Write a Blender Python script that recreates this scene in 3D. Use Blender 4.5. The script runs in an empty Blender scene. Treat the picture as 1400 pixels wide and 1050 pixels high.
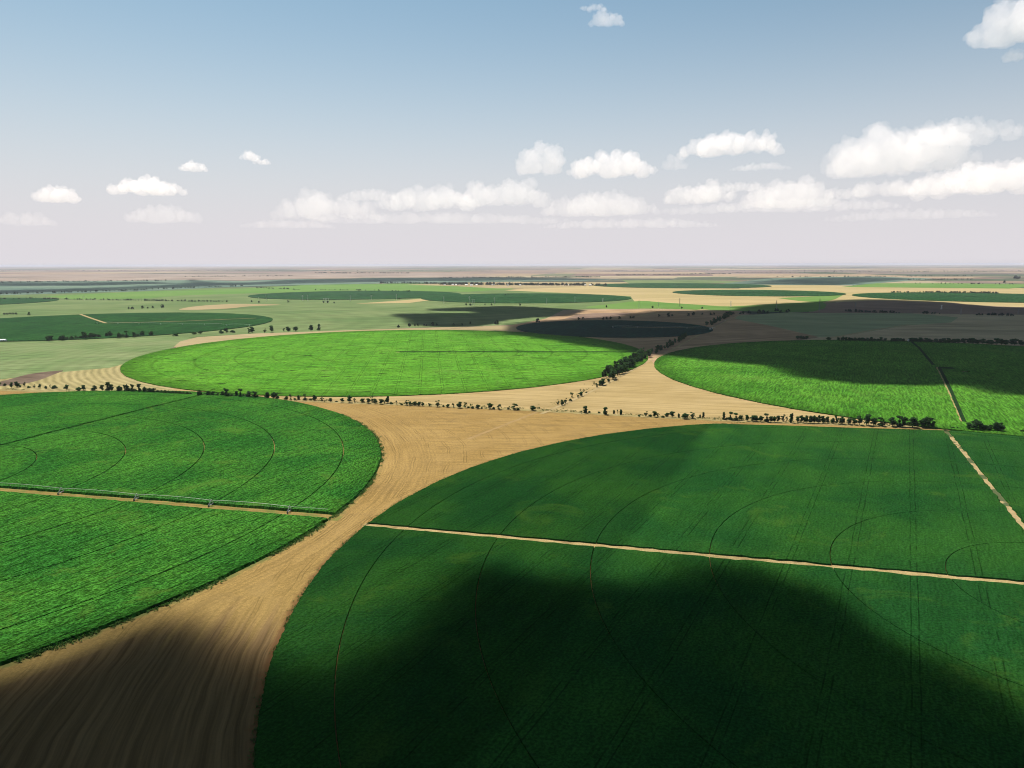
import bpy, bmesh, math, random
import numpy as np
from mathutils import Vector, Matrix, noise as mnoise

R = math.radians
rng = np.random.default_rng(7)
random.seed(7)
scene = bpy.context.scene
COL = scene.collection

# ------------------------------------------------------------------ camera
H = 140.0                      # drone height above the plain, metres
FPX, CX, CY, HV = 985.0, 700.0, 525.0, 361.0
PITCH = math.atan((CY - HV) / FPX)
ROLL = -0.0018
cr, sr = math.cos(ROLL), math.sin(ROLL)
e1 = Vector((1, 0, 0))
e2 = Vector((0, math.sin(PITCH), math.cos(PITCH)))
fw = Vector((0, math.cos(PITCH), -math.sin(PITCH)))
rightv = e1 * cr + e2 * sr
upv = e1 * (-sr) + e2 * cr
cam_d = bpy.data.cameras.new('camera')
cam = bpy.data.objects.new('camera', cam_d)
COL.objects.link(cam)
m = Matrix.Identity(4)
for i in range(3):
    m[i][0], m[i][1], m[i][2] = rightv[i], upv[i], -fw[i]
m[0][3], m[1][3], m[2][3] = 0, 0, H
cam.matrix_world = m
cam_d.sensor_width = 36.0
cam_d.lens = FPX / 1400.0 * 36.0
cam_d.clip_start = 1.0
cam_d.clip_end = 200000.0
scene.camera = cam


def ray(u, v):
    d = rightv * (u - CX) + upv * (CY - v) + fw * FPX
    return d


def G(u, v, z=0.0):
    """ground point seen at (u, v) of the 1400 px survey grid"""
    d = ray(u, v)
    t = (z - H) / d.z
    return (d.x * t, d.y * t)


def depth(v):
    return H * FPX / max(v - HV, 0.5)


# ------------------------------------------------------------------ sun direction
SUN_EL, SUN_AZ = R(62), R(-30)        # azimuth measured from +Y towards +X
SUN = Vector((math.sin(SUN_AZ) * math.cos(SUN_EL), math.cos(SUN_AZ) * math.cos(SUN_EL), math.sin(SUN_EL)))

# ------------------------------------------------------------------ helpers
def tag(o, label=None, cat=None, group=None, kind=None):
    if label: o['label'] = label
    if cat: o['category'] = cat
    if group: o['group'] = group
    if kind: o['kind'] = kind
    return o


def mesh_obj(name, verts, faces, mat=None, parent=None, smooth=False):
    me = bpy.data.meshes.new(name)
    me.from_pydata([tuple(map(float, v)) for v in verts] if not isinstance(verts, np.ndarray) else verts.tolist(), [], faces if isinstance(faces, list) else faces.tolist())
    me.update()
    if smooth:
        me.polygons.foreach_set('use_smooth', [True] * len(me.polygons))
    o = bpy.data.objects.new(name, me)
    COL.objects.link(o)
    if mat: me.materials.append(mat)
    if parent: o.parent = parent
    return o


class NT:
    """tiny node helper"""
    def __init__(self, tree):
        self.t = tree
        self.n = tree.nodes
        self.l = tree.links

    def put(self, sock, v):
        if hasattr(v, 'is_linked') or hasattr(v, 'links'):
            self.l.new(v, sock)
        else:
            if hasattr(sock.default_value, '__len__') and not hasattr(v, '__len__'):
                v = [v] * len(sock.default_value)
            if hasattr(sock.default_value, '__len__') and len(sock.default_value) == 4 and len(v) == 3:
                v = (*v, 1)
            sock.default_value = v

    def math(self, op, a, b=0.0, c=0.0):
        x = self.n.new('ShaderNodeMath'); x.operation = op
        for s, v in zip(x.inputs, (a, b, c)): self.put(s, v)
        return x.outputs[0]

    def vmath(self, op, a, b=(0, 0, 0)):
        x = self.n.new('ShaderNodeVectorMath'); x.operation = op
        self.put(x.inputs[0], a); self.put(x.inputs[1], b)
        return x.outputs['Value'] if op in ('DOT_PRODUCT', 'LENGTH', 'DISTANCE') else x.outputs[0]

    def xyz(self, x, y, z=0.0):
        k = self.n.new('ShaderNodeCombineXYZ')
        for s, v in zip(k.inputs, (x, y, z)): self.put(s, v)
        return k.outputs[0]

    def sep(self, v):
        k = self.n.new('ShaderNodeSeparateXYZ'); self.put(k.inputs[0], v)
        return k.outputs

    def noise(self, vec, scale, detail=3, rough=0.55, dist=0.0):
        k = self.n.new('ShaderNodeTexNoise')
        self.put(k.inputs['Vector'], vec)
        k.inputs['Scale'].default_value = scale
        k.inputs['Detail'].default_value = detail
        k.inputs['Roughness'].default_value = rough
        k.inputs['Distortion'].default_value = dist
        return k.outputs[0]

    def rng(self, v, a, b, c=0.0, d=1.0, smooth=True):
        k = self.n.new('ShaderNodeMapRange')
        k.interpolation_type = 'SMOOTHSTEP' if smooth else 'LINEAR'
        self.put(k.inputs[0], v)
        for i, x in enumerate((a, b, c, d)): k.inputs[i + 1].default_value = x
        return k.outputs[0]

    def mix(self, f, a, b, mode='MIX'):
        k = self.n.new('ShaderNodeMix'); k.data_type = 'RGBA'; k.blend_type = mode
        self.put(k.inputs[0], f); self.put(k.inputs[6], a); self.put(k.inputs[7], b)
        return k.outputs[2]

    def scale(self, colr, f):
        k = self.n.new('ShaderNodeVectorMath'); k.operation = 'SCALE'
        self.put(k.inputs[0], colr); self.put(k.inputs[3], f)
        return k.outputs[0]

    def pos_gen(self):
        return self.n.new('ShaderNodeTexCoord').outputs['Generated']

    def pos(self):
        k = self.n.new('ShaderNodeTexCoord')
        return k.outputs['Object']


def new_mat(name):
    mt = bpy.data.materials.new(name)
    mt.use_nodes = True
    nt = NT(mt.node_tree)
    b = mt.node_tree.nodes['Principled BSDF']
    b.inputs['Roughness'].default_value = 1.0
    b.inputs['Specular IOR Level'].default_value = 0.0
    return mt, nt, b


ROW = R(28.5)                   # direction of the sown rows, from +Y towards +X
DX, DY = math.sin(ROW), math.cos(ROW)


def row_coords(nt, p, ang=ROW):
    a = nt.vmath('DOT_PRODUCT', p, (math.cos(ang), -math.sin(ang), 0))   # across
    l = nt.vmath('DOT_PRODUCT', p, (math.sin(ang), math.cos(ang), 0))    # along
    return a, l


def polar(nt, p, c):
    q = nt.vmath('SUBTRACT', p, (c[0], c[1], 0))
    x, y, z = nt.sep(q)
    r = nt.math('SQRT', nt.math('ADD', nt.math('MULTIPLY', x, x), nt.math('MULTIPLY', y, y)))
    th = nt.math('ARCTAN2', y, x)
    return r, th


def crop_mat(name, c1, c2, fine=0.9, contrast=0.6, rowc=0.35, rowscale=1.3, patch=70.0,
             tram=None, tram_dir=ROW, bump=0.5, ring=None, half=None, spots=0.0, row_dir=ROW, rings=None, streakc=0.2, aspect=9.0, edge=None, thin=None):
    mt, nt, b = new_mat(name)
    p = nt.pos()
    x, y, z = nt.sep(p)
    flat = nt.xyz(x, y, 0.0)
    a, l = row_coords(nt, flat, row_dir)
    big = nt.rng(nt.noise(flat, 1.0 / patch, 3, 0.6, 0.4), 0.33, 0.67)
    col = nt.mix(big, c1, c2)
    # streaks of growth along the rows
    streak = nt.noise(nt.xyz(nt.math('MULTIPLY', a, 1.0 / 9.0), nt.math('MULTIPLY', l, 1.0 / 90.0)), 1.0, 3, 0.6)
    col = nt.scale(col, nt.rng(streak, 0.25, 0.75, 1 - streakc, 1 + streakc))
    rows = nt.noise(nt.xyz(nt.math('MULTIPLY', a, 1.0 / rowscale), nt.math('MULTIPLY', l, 1.0 / (rowscale * aspect))), 1.0, 2, 0.5)
    if ring:
        c, r0, r1 = ring
        rr, th = polar(nt, flat, c)
        rows2 = nt.noise(nt.xyz(nt.math('MULTIPLY', rr, 1.0 / rowscale), nt.math('MULTIPLY', th, r1 / (rowscale * aspect))), 1.0, 2, 0.5)
        f = nt.rng(rr, r0 - 3, r0 + 3)
        rows = nt.math('ADD', nt.math('MULTIPLY', rows, nt.math('SUBTRACT', 1.0, f)), nt.math('MULTIPLY', rows2, f))
    leaf = nt.noise(flat, 1.0 / fine, 3, 0.7)
    hgt = nt.math('ADD', nt.math('MULTIPLY', leaf, 0.6), nt.math('MULTIPLY', rows, 0.7))
    col = nt.scale(col, nt.rng(leaf, 0.36, 0.64, 1.0 - contrast, 1.0 + contrast))
    col = nt.scale(col, nt.rng(rows, 0.34, 0.66, 1.0 - rowc, 1.0 + rowc))
    if rings:
        c, per, dark = rings
        rr, th = polar(nt, flat, c)
        f = nt.math('ABSOLUTE', nt.math('SUBTRACT', nt.math('FRACT', nt.math('MULTIPLY', rr, 1.0 / per)), 0.5))
        f = nt.rng(f, 0.0, 0.06, dark, 1.0)
        col = nt.scale(col, f)
    if tram:
        per, hw, lw, dark = tram
        a2, l2 = row_coords(nt, flat, tram_dir)
        wob = nt.math('MULTIPLY', nt.math('SUBTRACT', nt.noise(flat, 1.0 / 40, 1), 0.5), 1.2)
        s = nt.math('ADD', a2, wob)
        s = nt.math('MULTIPLY', nt.math('SUBTRACT', nt.math('FRACT', nt.math('MULTIPLY', s, 1.0 / per)), 0.5), per)
        s = nt.math('ABSOLUTE', nt.math('SUBTRACT', nt.math('ABSOLUTE', s), hw))
        f = nt.rng(s, lw * 0.5, lw * 1.3, dark, 1.0)
        br = nt.rng(nt.noise(flat, 1.0 / 14.0, 2), 0.36, 0.55)
        f = nt.math('ADD', nt.math('MULTIPLY', f, br), nt.math('SUBTRACT', 1.0, br))
        col = nt.scale(col, f)
    if thin:
        tc, tsz, tamt = thin
        tf = nt.math('MULTIPLY', nt.rng(nt.noise(flat, 1.0 / tsz, 4, 0.68, 0.8), 0.55, 0.70), tamt)
        tf = nt.math('MULTIPLY', tf, nt.rng(leaf, 0.35, 0.6, 0.35, 1.0))
        col = nt.mix(tf, col, tc)
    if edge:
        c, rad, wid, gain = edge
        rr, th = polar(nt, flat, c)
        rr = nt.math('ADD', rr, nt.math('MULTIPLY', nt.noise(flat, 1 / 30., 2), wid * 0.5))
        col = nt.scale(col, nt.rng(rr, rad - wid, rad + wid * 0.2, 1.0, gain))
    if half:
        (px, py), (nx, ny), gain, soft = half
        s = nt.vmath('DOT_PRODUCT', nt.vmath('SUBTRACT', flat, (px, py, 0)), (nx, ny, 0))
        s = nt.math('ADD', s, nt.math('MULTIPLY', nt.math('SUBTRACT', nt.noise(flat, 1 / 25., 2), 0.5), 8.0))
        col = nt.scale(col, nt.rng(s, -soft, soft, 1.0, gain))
    if spots:
        # short dark dashes where the stand has lodged
        sp = nt.noise(nt.xyz(nt.math('MULTIPLY', x, 1 / 22.), nt.math('MULTIPLY', y, 1 / 9.)), 1.0, 1, 0.4)
        col = nt.scale(col, nt.rng(sp, 0.68, 0.73, 1.0, 1.0 - spots))
    nt.put(b.inputs['Base Color'], col)
    bp = nt.n.new('ShaderNodeBump'); bp.inputs['Strength'].default_value = bump
    bp.inputs['Distance'].default_value = 0.6
    nt.put(bp.inputs['Height'], hgt)
    nt.l.new(bp.outputs[0], b.inputs['Normal'])
    return mt


def soil_mat(name, c1, c2, lines=None, ang=0.0, lscale=2.5, amp=0.25, patch=40., grain=0.15, extra=None, aspect=40.0, wave=None):
    """tilled / stubble / grass ground; lines = None | 'row' | (centre) for concentric streaks"""
    mt, nt, b = new_mat(name)
    p = nt.pos()
    x, y, z = nt.sep(p)
    flat = nt.xyz(x, y, 0.0)
    col = nt.mix(nt.rng(nt.noise(flat, 1.0 / patch, 4, 0.6, 0.3), 0.3, 0.7), c1, c2)
    if lines == 'row':
        a, l = row_coords(nt, flat, ang)
        wob = nt.math('MULTIPLY', nt.noise(flat, 1.0 / 60, 2), 12.0)
        a = nt.math('ADD', a, wob)
        st = nt.noise(nt.xyz(nt.math('MULTIPLY', a, 1.0 / lscale), nt.math('MULTIPLY', l, 1.0 / (lscale * aspect))), 1.0, 3, 0.65)
        col = nt.scale(col, nt.rng(st, 0.28, 0.72, 1 - amp, 1 + amp))
    elif lines:
        r, th = polar(nt, flat, lines)
        r = nt.math('ADD', r, nt.math('MULTIPLY', nt.noise(flat, 1.0 / 50, 2), 5.0))
        st = nt.noise(nt.xyz(nt.math('MULTIPLY', r, 1.0 / lscale), nt.math('MULTIPLY', th, 8.0)), 1.0, 3, 0.65)
        col = nt.scale(col, nt.rng(st, 0.28, 0.72, 1 - amp, 1 + amp))
    if wave:
        c, period, am = wave
        r, th = polar(nt, flat, c)
        r = nt.math('ADD', r, nt.math('MULTIPLY', nt.noise(flat, 1.0 / (period * 5), 2), period * 0.7))
        sw = nt.math('SINE', nt.math('MULTIPLY', r, 2 * math.pi / period))
        brk = nt.noise(flat, 1.0 / (period * 3), 2)
        col = nt.scale(col, nt.math('ADD', 1.0, nt.math('MULTIPLY', nt.math('MULTIPLY', sw, am * 2), brk)))
    g = nt.noise(flat, 1.0 / 0.7, 3, 0.7)
    col = nt.scale(col, nt.rng(g, 0.25, 0.75, 1 - grain, 1 + grain))
    if extra: col = extra(nt, flat, col)
    nt.put(b.inputs['Base Color'], col)
    return mt


# ------------------------------------------------------------------ polygon sheets
def smooth_poly(pts, n=6):
    """closed Catmull-Rom through pts"""
    out = []
    P = [np.array(p, float) for p in pts]
    k = len(P)
    for i in range(k):
        p0, p1, p2, p3 = P[i - 1], P[i], P[(i + 1) % k], P[(i + 2) % k]
        for j in range(n):
            t = j / n
            out.append(0.5 * ((2 * p1) + (-p0 + p2) * t + (2 * p0 - 5 * p1 + 4 * p2 - p3) * t * t + (-p0 + 3 * p1 - 3 * p2 + p3) * t ** 3))
    return out


def densify(pts, step):
    out = []
    k = len(pts)
    for i in range(k):
        a, b = np.array(pts[i], float), np.array(pts[(i + 1) % k], float)
        n = max(1, min(60, int(np.linalg.norm(b - a) / step)))
        for j in range(n): out.append(a + (b - a) * j / n)
    return out


def sheet(name, px, mat, z, label=None, cat=None, smooth=0, jitter=0.0, kind='structure', ground_pts=False):
    pts = [p for p in px] if ground_pts else [G(u, v) for u, v in px]
    if smooth: pts = smooth_poly(pts, smooth)
    if jitter:
        pts = densify(pts, jitter * 4)
        pts = [p + rng.normal(0, jitter, 2) for p in pts]
    bm = bmesh.new()
    vs = [bm.verts.new((float(p[0]), float(p[1]), z)) for p in pts]
    f = bm.faces.new(vs)
    f.normal_update()
    if f.normal.z < 0: f.normal_flip()
    bmesh.ops.triangulate(bm, faces=[f], ngon_method='EAR_CLIP')
    me = bpy.data.meshes.new(name); bm.to_mesh(me); bm.free()
    me.materials.append(mat)
    o = bpy.data.objects.new(name, me); COL.objects.link(o)
    tag(o, label, cat, kind=kind)
    return o


def strip(name, pts, width, mat, z, label=None, cat=None, jitter=0.0, kind='structure', px=True, step=6.0):
    """a ribbon of ground along a polyline"""
    P = [np.array(G(*p)) if px else np.array(p, float) for p in pts]
    Q = []
    for i in range(len(P) - 1):
        n = max(1, min(400, int(np.linalg.norm(P[i + 1] - P[i]) / step)))
        for j in range(n): Q.append(P[i] + (P[i + 1] - P[i]) * j / n)
    Q.append(P[-1])
    V, F = [], []
    for i, q in enumerate(Q):
        t = Q[min(i + 1, len(Q) - 1)] - Q[max(i - 1, 0)]
        t = t / (np.linalg.norm(t) + 1e-9)
        nrm = np.array((-t[1], t[0]))
        wl = width / 2 + (rng.normal(0, jitter) if jitter else 0)
        wr = width / 2 + (rng.normal(0, jitter) if jitter else 0)
        V += [(*(q + nrm * wl), z), (*(q - nrm * wr), z)]
        if i: F.append((2 * i - 2, 2 * i - 1, 2 * i + 1, 2 * i))
    o = mesh_obj(name, V, F, mat)
    tag(o, label, cat, kind=kind)
    return o


# ------------------------------------------------------------------ round crop stands
def crop_circle(name, c, rad, height, mat, label, rings=(), ring_w=1.2, tracks=(), nang=1400, ragged=0.8, dr=12.0, rmin=6.0, zvar=0.12, lean=0.0, clip=None):
    """A standing crop: annular blocks with real walls, split by wheel-track rings and by radial tracks.
    tracks: (angle, width, side offset)."""
    edges = [rmin]
    for r in sorted(rings): edges += [r - ring_w / 2, r + ring_w / 2]
    edges.append(rad)
    trk = sorted(tracks, key=lambda t: t[0] % (2 * math.pi))
    trk = [(t[0] % (2 * math.pi), t[1], t[2]) for t in trk]
    secs = []
    if not trk: secs = [((0.0, 0, 0), (2 * math.pi, 0, 0))]
    else:
        for i, t in enumerate(trk):
            n = trk[(i + 1) % len(trk)]
            a1 = n[0] if i + 1 < len(trk) else n[0] + 2 * math.pi
            secs.append((t, (a1, n[1], n[2])))
    V, F = [], []
    for k in range(0, len(edges), 2):
        ra, rb = edges[k], edges[k + 1]
        if rb - ra < 0.5: continue
        nr = max(1, int(round((rb - ra) / dr)))
        radii = np.linspace(ra, rb, nr + 1)
        for (a0, w0, o0), (a1, w1, o1) in secs:
            n = max(8, int(nang * (a1 - a0) / (2 * math.pi)))
            t = np.linspace(0, 1, n + 1)
            base = len(V)
            grid = []
            for j, r in enumerate(radii):
                s0 = math.asin(max(-0.95, min(0.95, (o0 + w0 / 2) / r))); s1 = math.asin(max(-0.95, min(0.95, (o1 - w1 / 2) / r)))
                if trk:
                    s0 += rng.normal(0, ragged * 0.5) / r; s1 += rng.normal(0, ragged * 0.5) / r
                A = (a0 + s0) + ((a1 + s1) - (a0 + s0)) * t
                rr = np.full(n + 1, r)
                if j == len(radii) - 1 and k == len(edges) - 2:
                    rr = rr + rng.normal(0, ragged * 0.30, n + 1) + ragged * 0.5 * np.sin(A * 37 + 2) * np.sin(A * 11)
                elif j in (0, len(radii) - 1):
                    rr = rr + rng.normal(0, ring_w * 0.12, n + 1)
                if not trk: rr[-1] = rr[0]
                xx, yy = c[0] + rr * np.cos(A), c[1] + rr * np.sin(A)
                if clip:
                    (lx, ly), (nx_, ny_) = clip
                    sdist = np.maximum(0.0, (xx - lx) * nx_ + (yy - ly) * ny_ - rng.uniform(0, 0.6, n + 1))
                    xx, yy = xx - sdist * nx_, yy - sdist * ny_
                seg = max(0.05, r * (a1 - a0) / n)
                zz = height * (1 + rng.normal(0, zvar * 0.5 * min(1.0, seg / 1.5, r / 60.0), n + 1) + zvar * np.sin(xx / 17) * np.sin(yy / 23))
                if not trk: zz[-1] = zz[0]
                grid.append(np.stack((xx, yy, zz), 1))
            nj = len(radii)
            for g in grid: V.extend(g.tolist())
            for j in range(nj - 1):
                for i in range(n):
                    q = base + j * (n + 1) + i
                    F.append((q, q + n + 1, q + n + 2, q + 1))
            # walls down to the soil
            loop = [base + i for i in range(n + 1)]
            outer = [base + (nj - 1) * (n + 1) + i for i in range(n + 1)]
            side0 = [base + j * (n + 1) for j in range(nj)]
            side1 = [base + j * (n + 1) + n for j in range(nj)]
            walls = [(loop, False), (outer, True)]
            if trk: walls += [(side0, True), (side1, False)]
            for idx, flip in walls:
                b0 = len(V)
                m_idx = len(idx)
                for qi, q in enumerate(idx):
                    v = V[q]; dx = dy = 0.0
                    if lean and (idx is side0 or idx is side1 or (idx is outer and k == len(edges) - 2)):
                        if idx is outer:
                            ln = math.hypot(v[0] - c[0], v[1] - c[1]); dx, dy = (v[0] - c[0]) / ln * lean, (v[1] - c[1]) / ln * lean
                        else:
                            ln = math.hypot(v[0] - c[0], v[1] - c[1]); sg = 1.0 if idx is side0 else -1.0
                            dx, dy = (v[1] - c[1]) / ln * lean * sg, -(v[0] - c[0]) / ln * lean * sg
                    V.append([v[0] + dx, v[1] + dy, 0.02])
                for i in range(len(idx) - 1):
                    f = (idx[i], idx[i + 1], b0 + i + 1, b0 + i)
                    F.append(f[::-1] if flip else f)
    me = bpy.data.meshes.new(name)
    me.from_pydata(V, [], F); me.update()
    me.materials.append(mat)
    o = bpy.data.objects.new(name, me); COL.objects.link(o)
    tag(o, label, 'crop field', kind='stuff')
    return o


def hh(*a): return tuple(q * H for q in a)


C1, R1 = hh(1.795, 2.063), 2.435 * H
C2, R2 = hh(-3.035, 3.297), 2.372 * H
C3, R3 = hh(-1.303, 8.23), 2.82 * H
C4, R4 = hh(4.212, 6.63), 2.835 * H
C5, R5 = hh(-7.086, 12.308), 2.851 * H
C6, R6 = hh(1.591, 11.353), 1.52 * H
C7, R7 = hh(-5.13, 24.13), 3.43 * H
C8, R8 = hh(0.416, 21.757), 3.12 * H
C9, R9 = hh(8.456, 25.10), 2.83 * H
C10, R10 = hh(13.87, 21.71), 3.34 * H
C12, R12 = hh(-15.28, 19.65), 2.54 * H

# ------------------------------------------------------------------ world, sun
EXPOSURE = 1.0
SKY = 0.05
w = bpy.data.worlds.new('World'); scene.world = w
w.use_nodes = True
wn = NT(w.node_tree)
bg = w.node_tree.nodes['Background']
sky = wn.n.new('ShaderNodeTexSky'); sky.sky_type = 'NISHITA'
sky.sun_disc = False
sky.sun_elevation = SUN_EL; sky.sun_rotation = SUN_AZ
sky.air_density = 1.0; sky.dust_density = 1.0; sky.ozone_density = 1.0; sky.altitude = 100
# the aerosol layer near the horizon, paler and pinker than the clear air above
gz = wn.sep(wn.pos_gen())[2]
hz = wn.math('POWER', 2.718, wn.math('MULTIPLY', wn.math('POWER', wn.math('DIVIDE', wn.math('MAXIMUM', gz, 0.0), 0.215), 2.0), -1.0))
skc = wn.mix(1.0, sky.outputs[0], (0.80, 1.02, 0.955), 'MULTIPLY')
skc = wn.mix(hz, skc, (7.45, 7.1, 7.5))
wn.l.new(skc, bg.inputs['Color'])
bg.inputs['Strength'].default_value = SKY
sd = bpy.data.lights.new('sun', 'SUN'); sd.energy = 5.0; sd.angle = R(0.5); sd.color = (1.0, 0.95, 0.87)
so = bpy.data.objects.new('sun', sd); COL.objects.link(so)
so.rotation_euler = (-SUN).to_track_quat('-Z', 'Y').to_euler(); so.location = (0, 0, 400)
vs = scene.view_settings
scene.display_settings.display_device = 'sRGB'
vs.view_transform = 'Standard'; vs.look = 'None'; vs.exposure = EXPOSURE; vs.gamma = 1.0
cy = scene.cycles
cy.use_denoising = True
cy.denoising_prefilter = 'ACCURATE'
cy.filter_width = 1.05
cy.max_bounces = 16; cy.diffuse_bounces = 2; cy.glossy_bounces = 1; cy.volume_bounces = 10; cy.transmission_bounces = 2
cy.transparent_max_bounces = 24
cy.sample_clamp_indirect = 4.0

# ------------------------------------------------------------------ materials
def far_mosaic():
    """the plain itself: a mosaic of far fields, tan, pinkish, pale green and dark"""
    mt, nt, b = new_mat('ground')
    p = nt.pos()
    x, y, z = nt.sep(p)
    flat = nt.xyz(x, y, 0.0)
    a, l = row_coords(nt, flat, R(12))
    wob = nt.math('MULTIPLY', nt.noise(flat, 1 / 4000., 2), 900.0)
    q = nt.xyz(nt.math('ADD', a, wob), nt.math('ADD', l, wob))
    def brick(w, h, off):
        k = nt.n.new('ShaderNodeTexBrick')
        nt.put(k.inputs['Vector'], nt.vmath('ADD', q, (off, off * 0.7, 0)))
        k.inputs['Color1'].default_value = (0, 0, 0, 1); k.inputs['Color2'].default_value = (1, 1, 1, 1)
        k.inputs['Mortar'].default_value = (0.45, 0.45, 0.45, 1)
        k.inputs['Scale'].default_value = 1.0
        k.inputs['Brick Width'].default_value = w; k.inputs['Row Height'].default_value = h
        k.inputs['Mortar Size'].default_value = 6.0
        k.offset = 0.37; k.squash = 0.7; k.squash_frequency = 3
        return nt.sep(k.outputs[0])[0]
    v = brick(1700., 760., 0.)
    v2 = brick(950., 1300., 3333.)
    s = nt.math('FRACT', nt.math('ADD', v, nt.math('MULTIPLY', v2, 0.77)))
    w = brick(5200., 2900., 777.)
    w2 = brick(3100., 4300., 5551.)
    s2 = nt.math('FRACT', nt.math('ADD', w, nt.math('MULTIPLY', w2, 0.77)))
    ff = nt.rng(nt.math('ADD', y, nt.math('MULTIPLY', nt.noise(flat, 1 / 3000., 1), 5000.)), 9900., 10000.)
    s = nt.math('ADD', nt.math('MULTIPLY', s, nt.math('SUBTRACT', 1.0, ff)), nt.math('MULTIPLY', s2, ff))
    ramp = nt.n.new('ShaderNodeValToRGB')
    ramp.color_ramp.interpolation = 'CONSTANT'
    els = ramp.color_ramp.elements
    cols = [(0.0, (0.140, 0.102, 0.085)), (0.16, (0.045, 0.058, 0.034)), (0.32, (0.21, 0.155, 0.10)), (0.45, (0.115, 0.078, 0.062)),
            (0.56, (0.075, 0.09, 0.045)), (0.68, (0.25, 0.205, 0.13)), (0.8, (0.026, 0.036, 0.028)), (0.9, (0.17, 0.12, 0.085))]
    els[0].position = 0; els[0].color = (*cols[0][1], 1)
    els[1].position = cols[1][0]; els[1].color = (*cols[1][1], 1)
    for ps, c in cols[2:]:
        e = els.new(ps); e.color = (*c, 1)
    nt.put(ramp.inputs[0], s)
    col = ramp.outputs[0]
    col = nt.mix(nt.rng(nt.noise(flat, 1 / 5000., 3), 0.40, 0.65, 0.0, 0.4), col, nt.mix(nt.rng(x, -4000., 4000.), (0.16, 0.115, 0.085), (0.085, 0.085, 0.06)))
    col = nt.scale(col, nt.rng(nt.noise(flat, 1 / 120., 4, 0.65), 0.3, 0.7, 0.8, 1.2))
    nt.put(b.inputs['Base Color'], col)
    return mt


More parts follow.
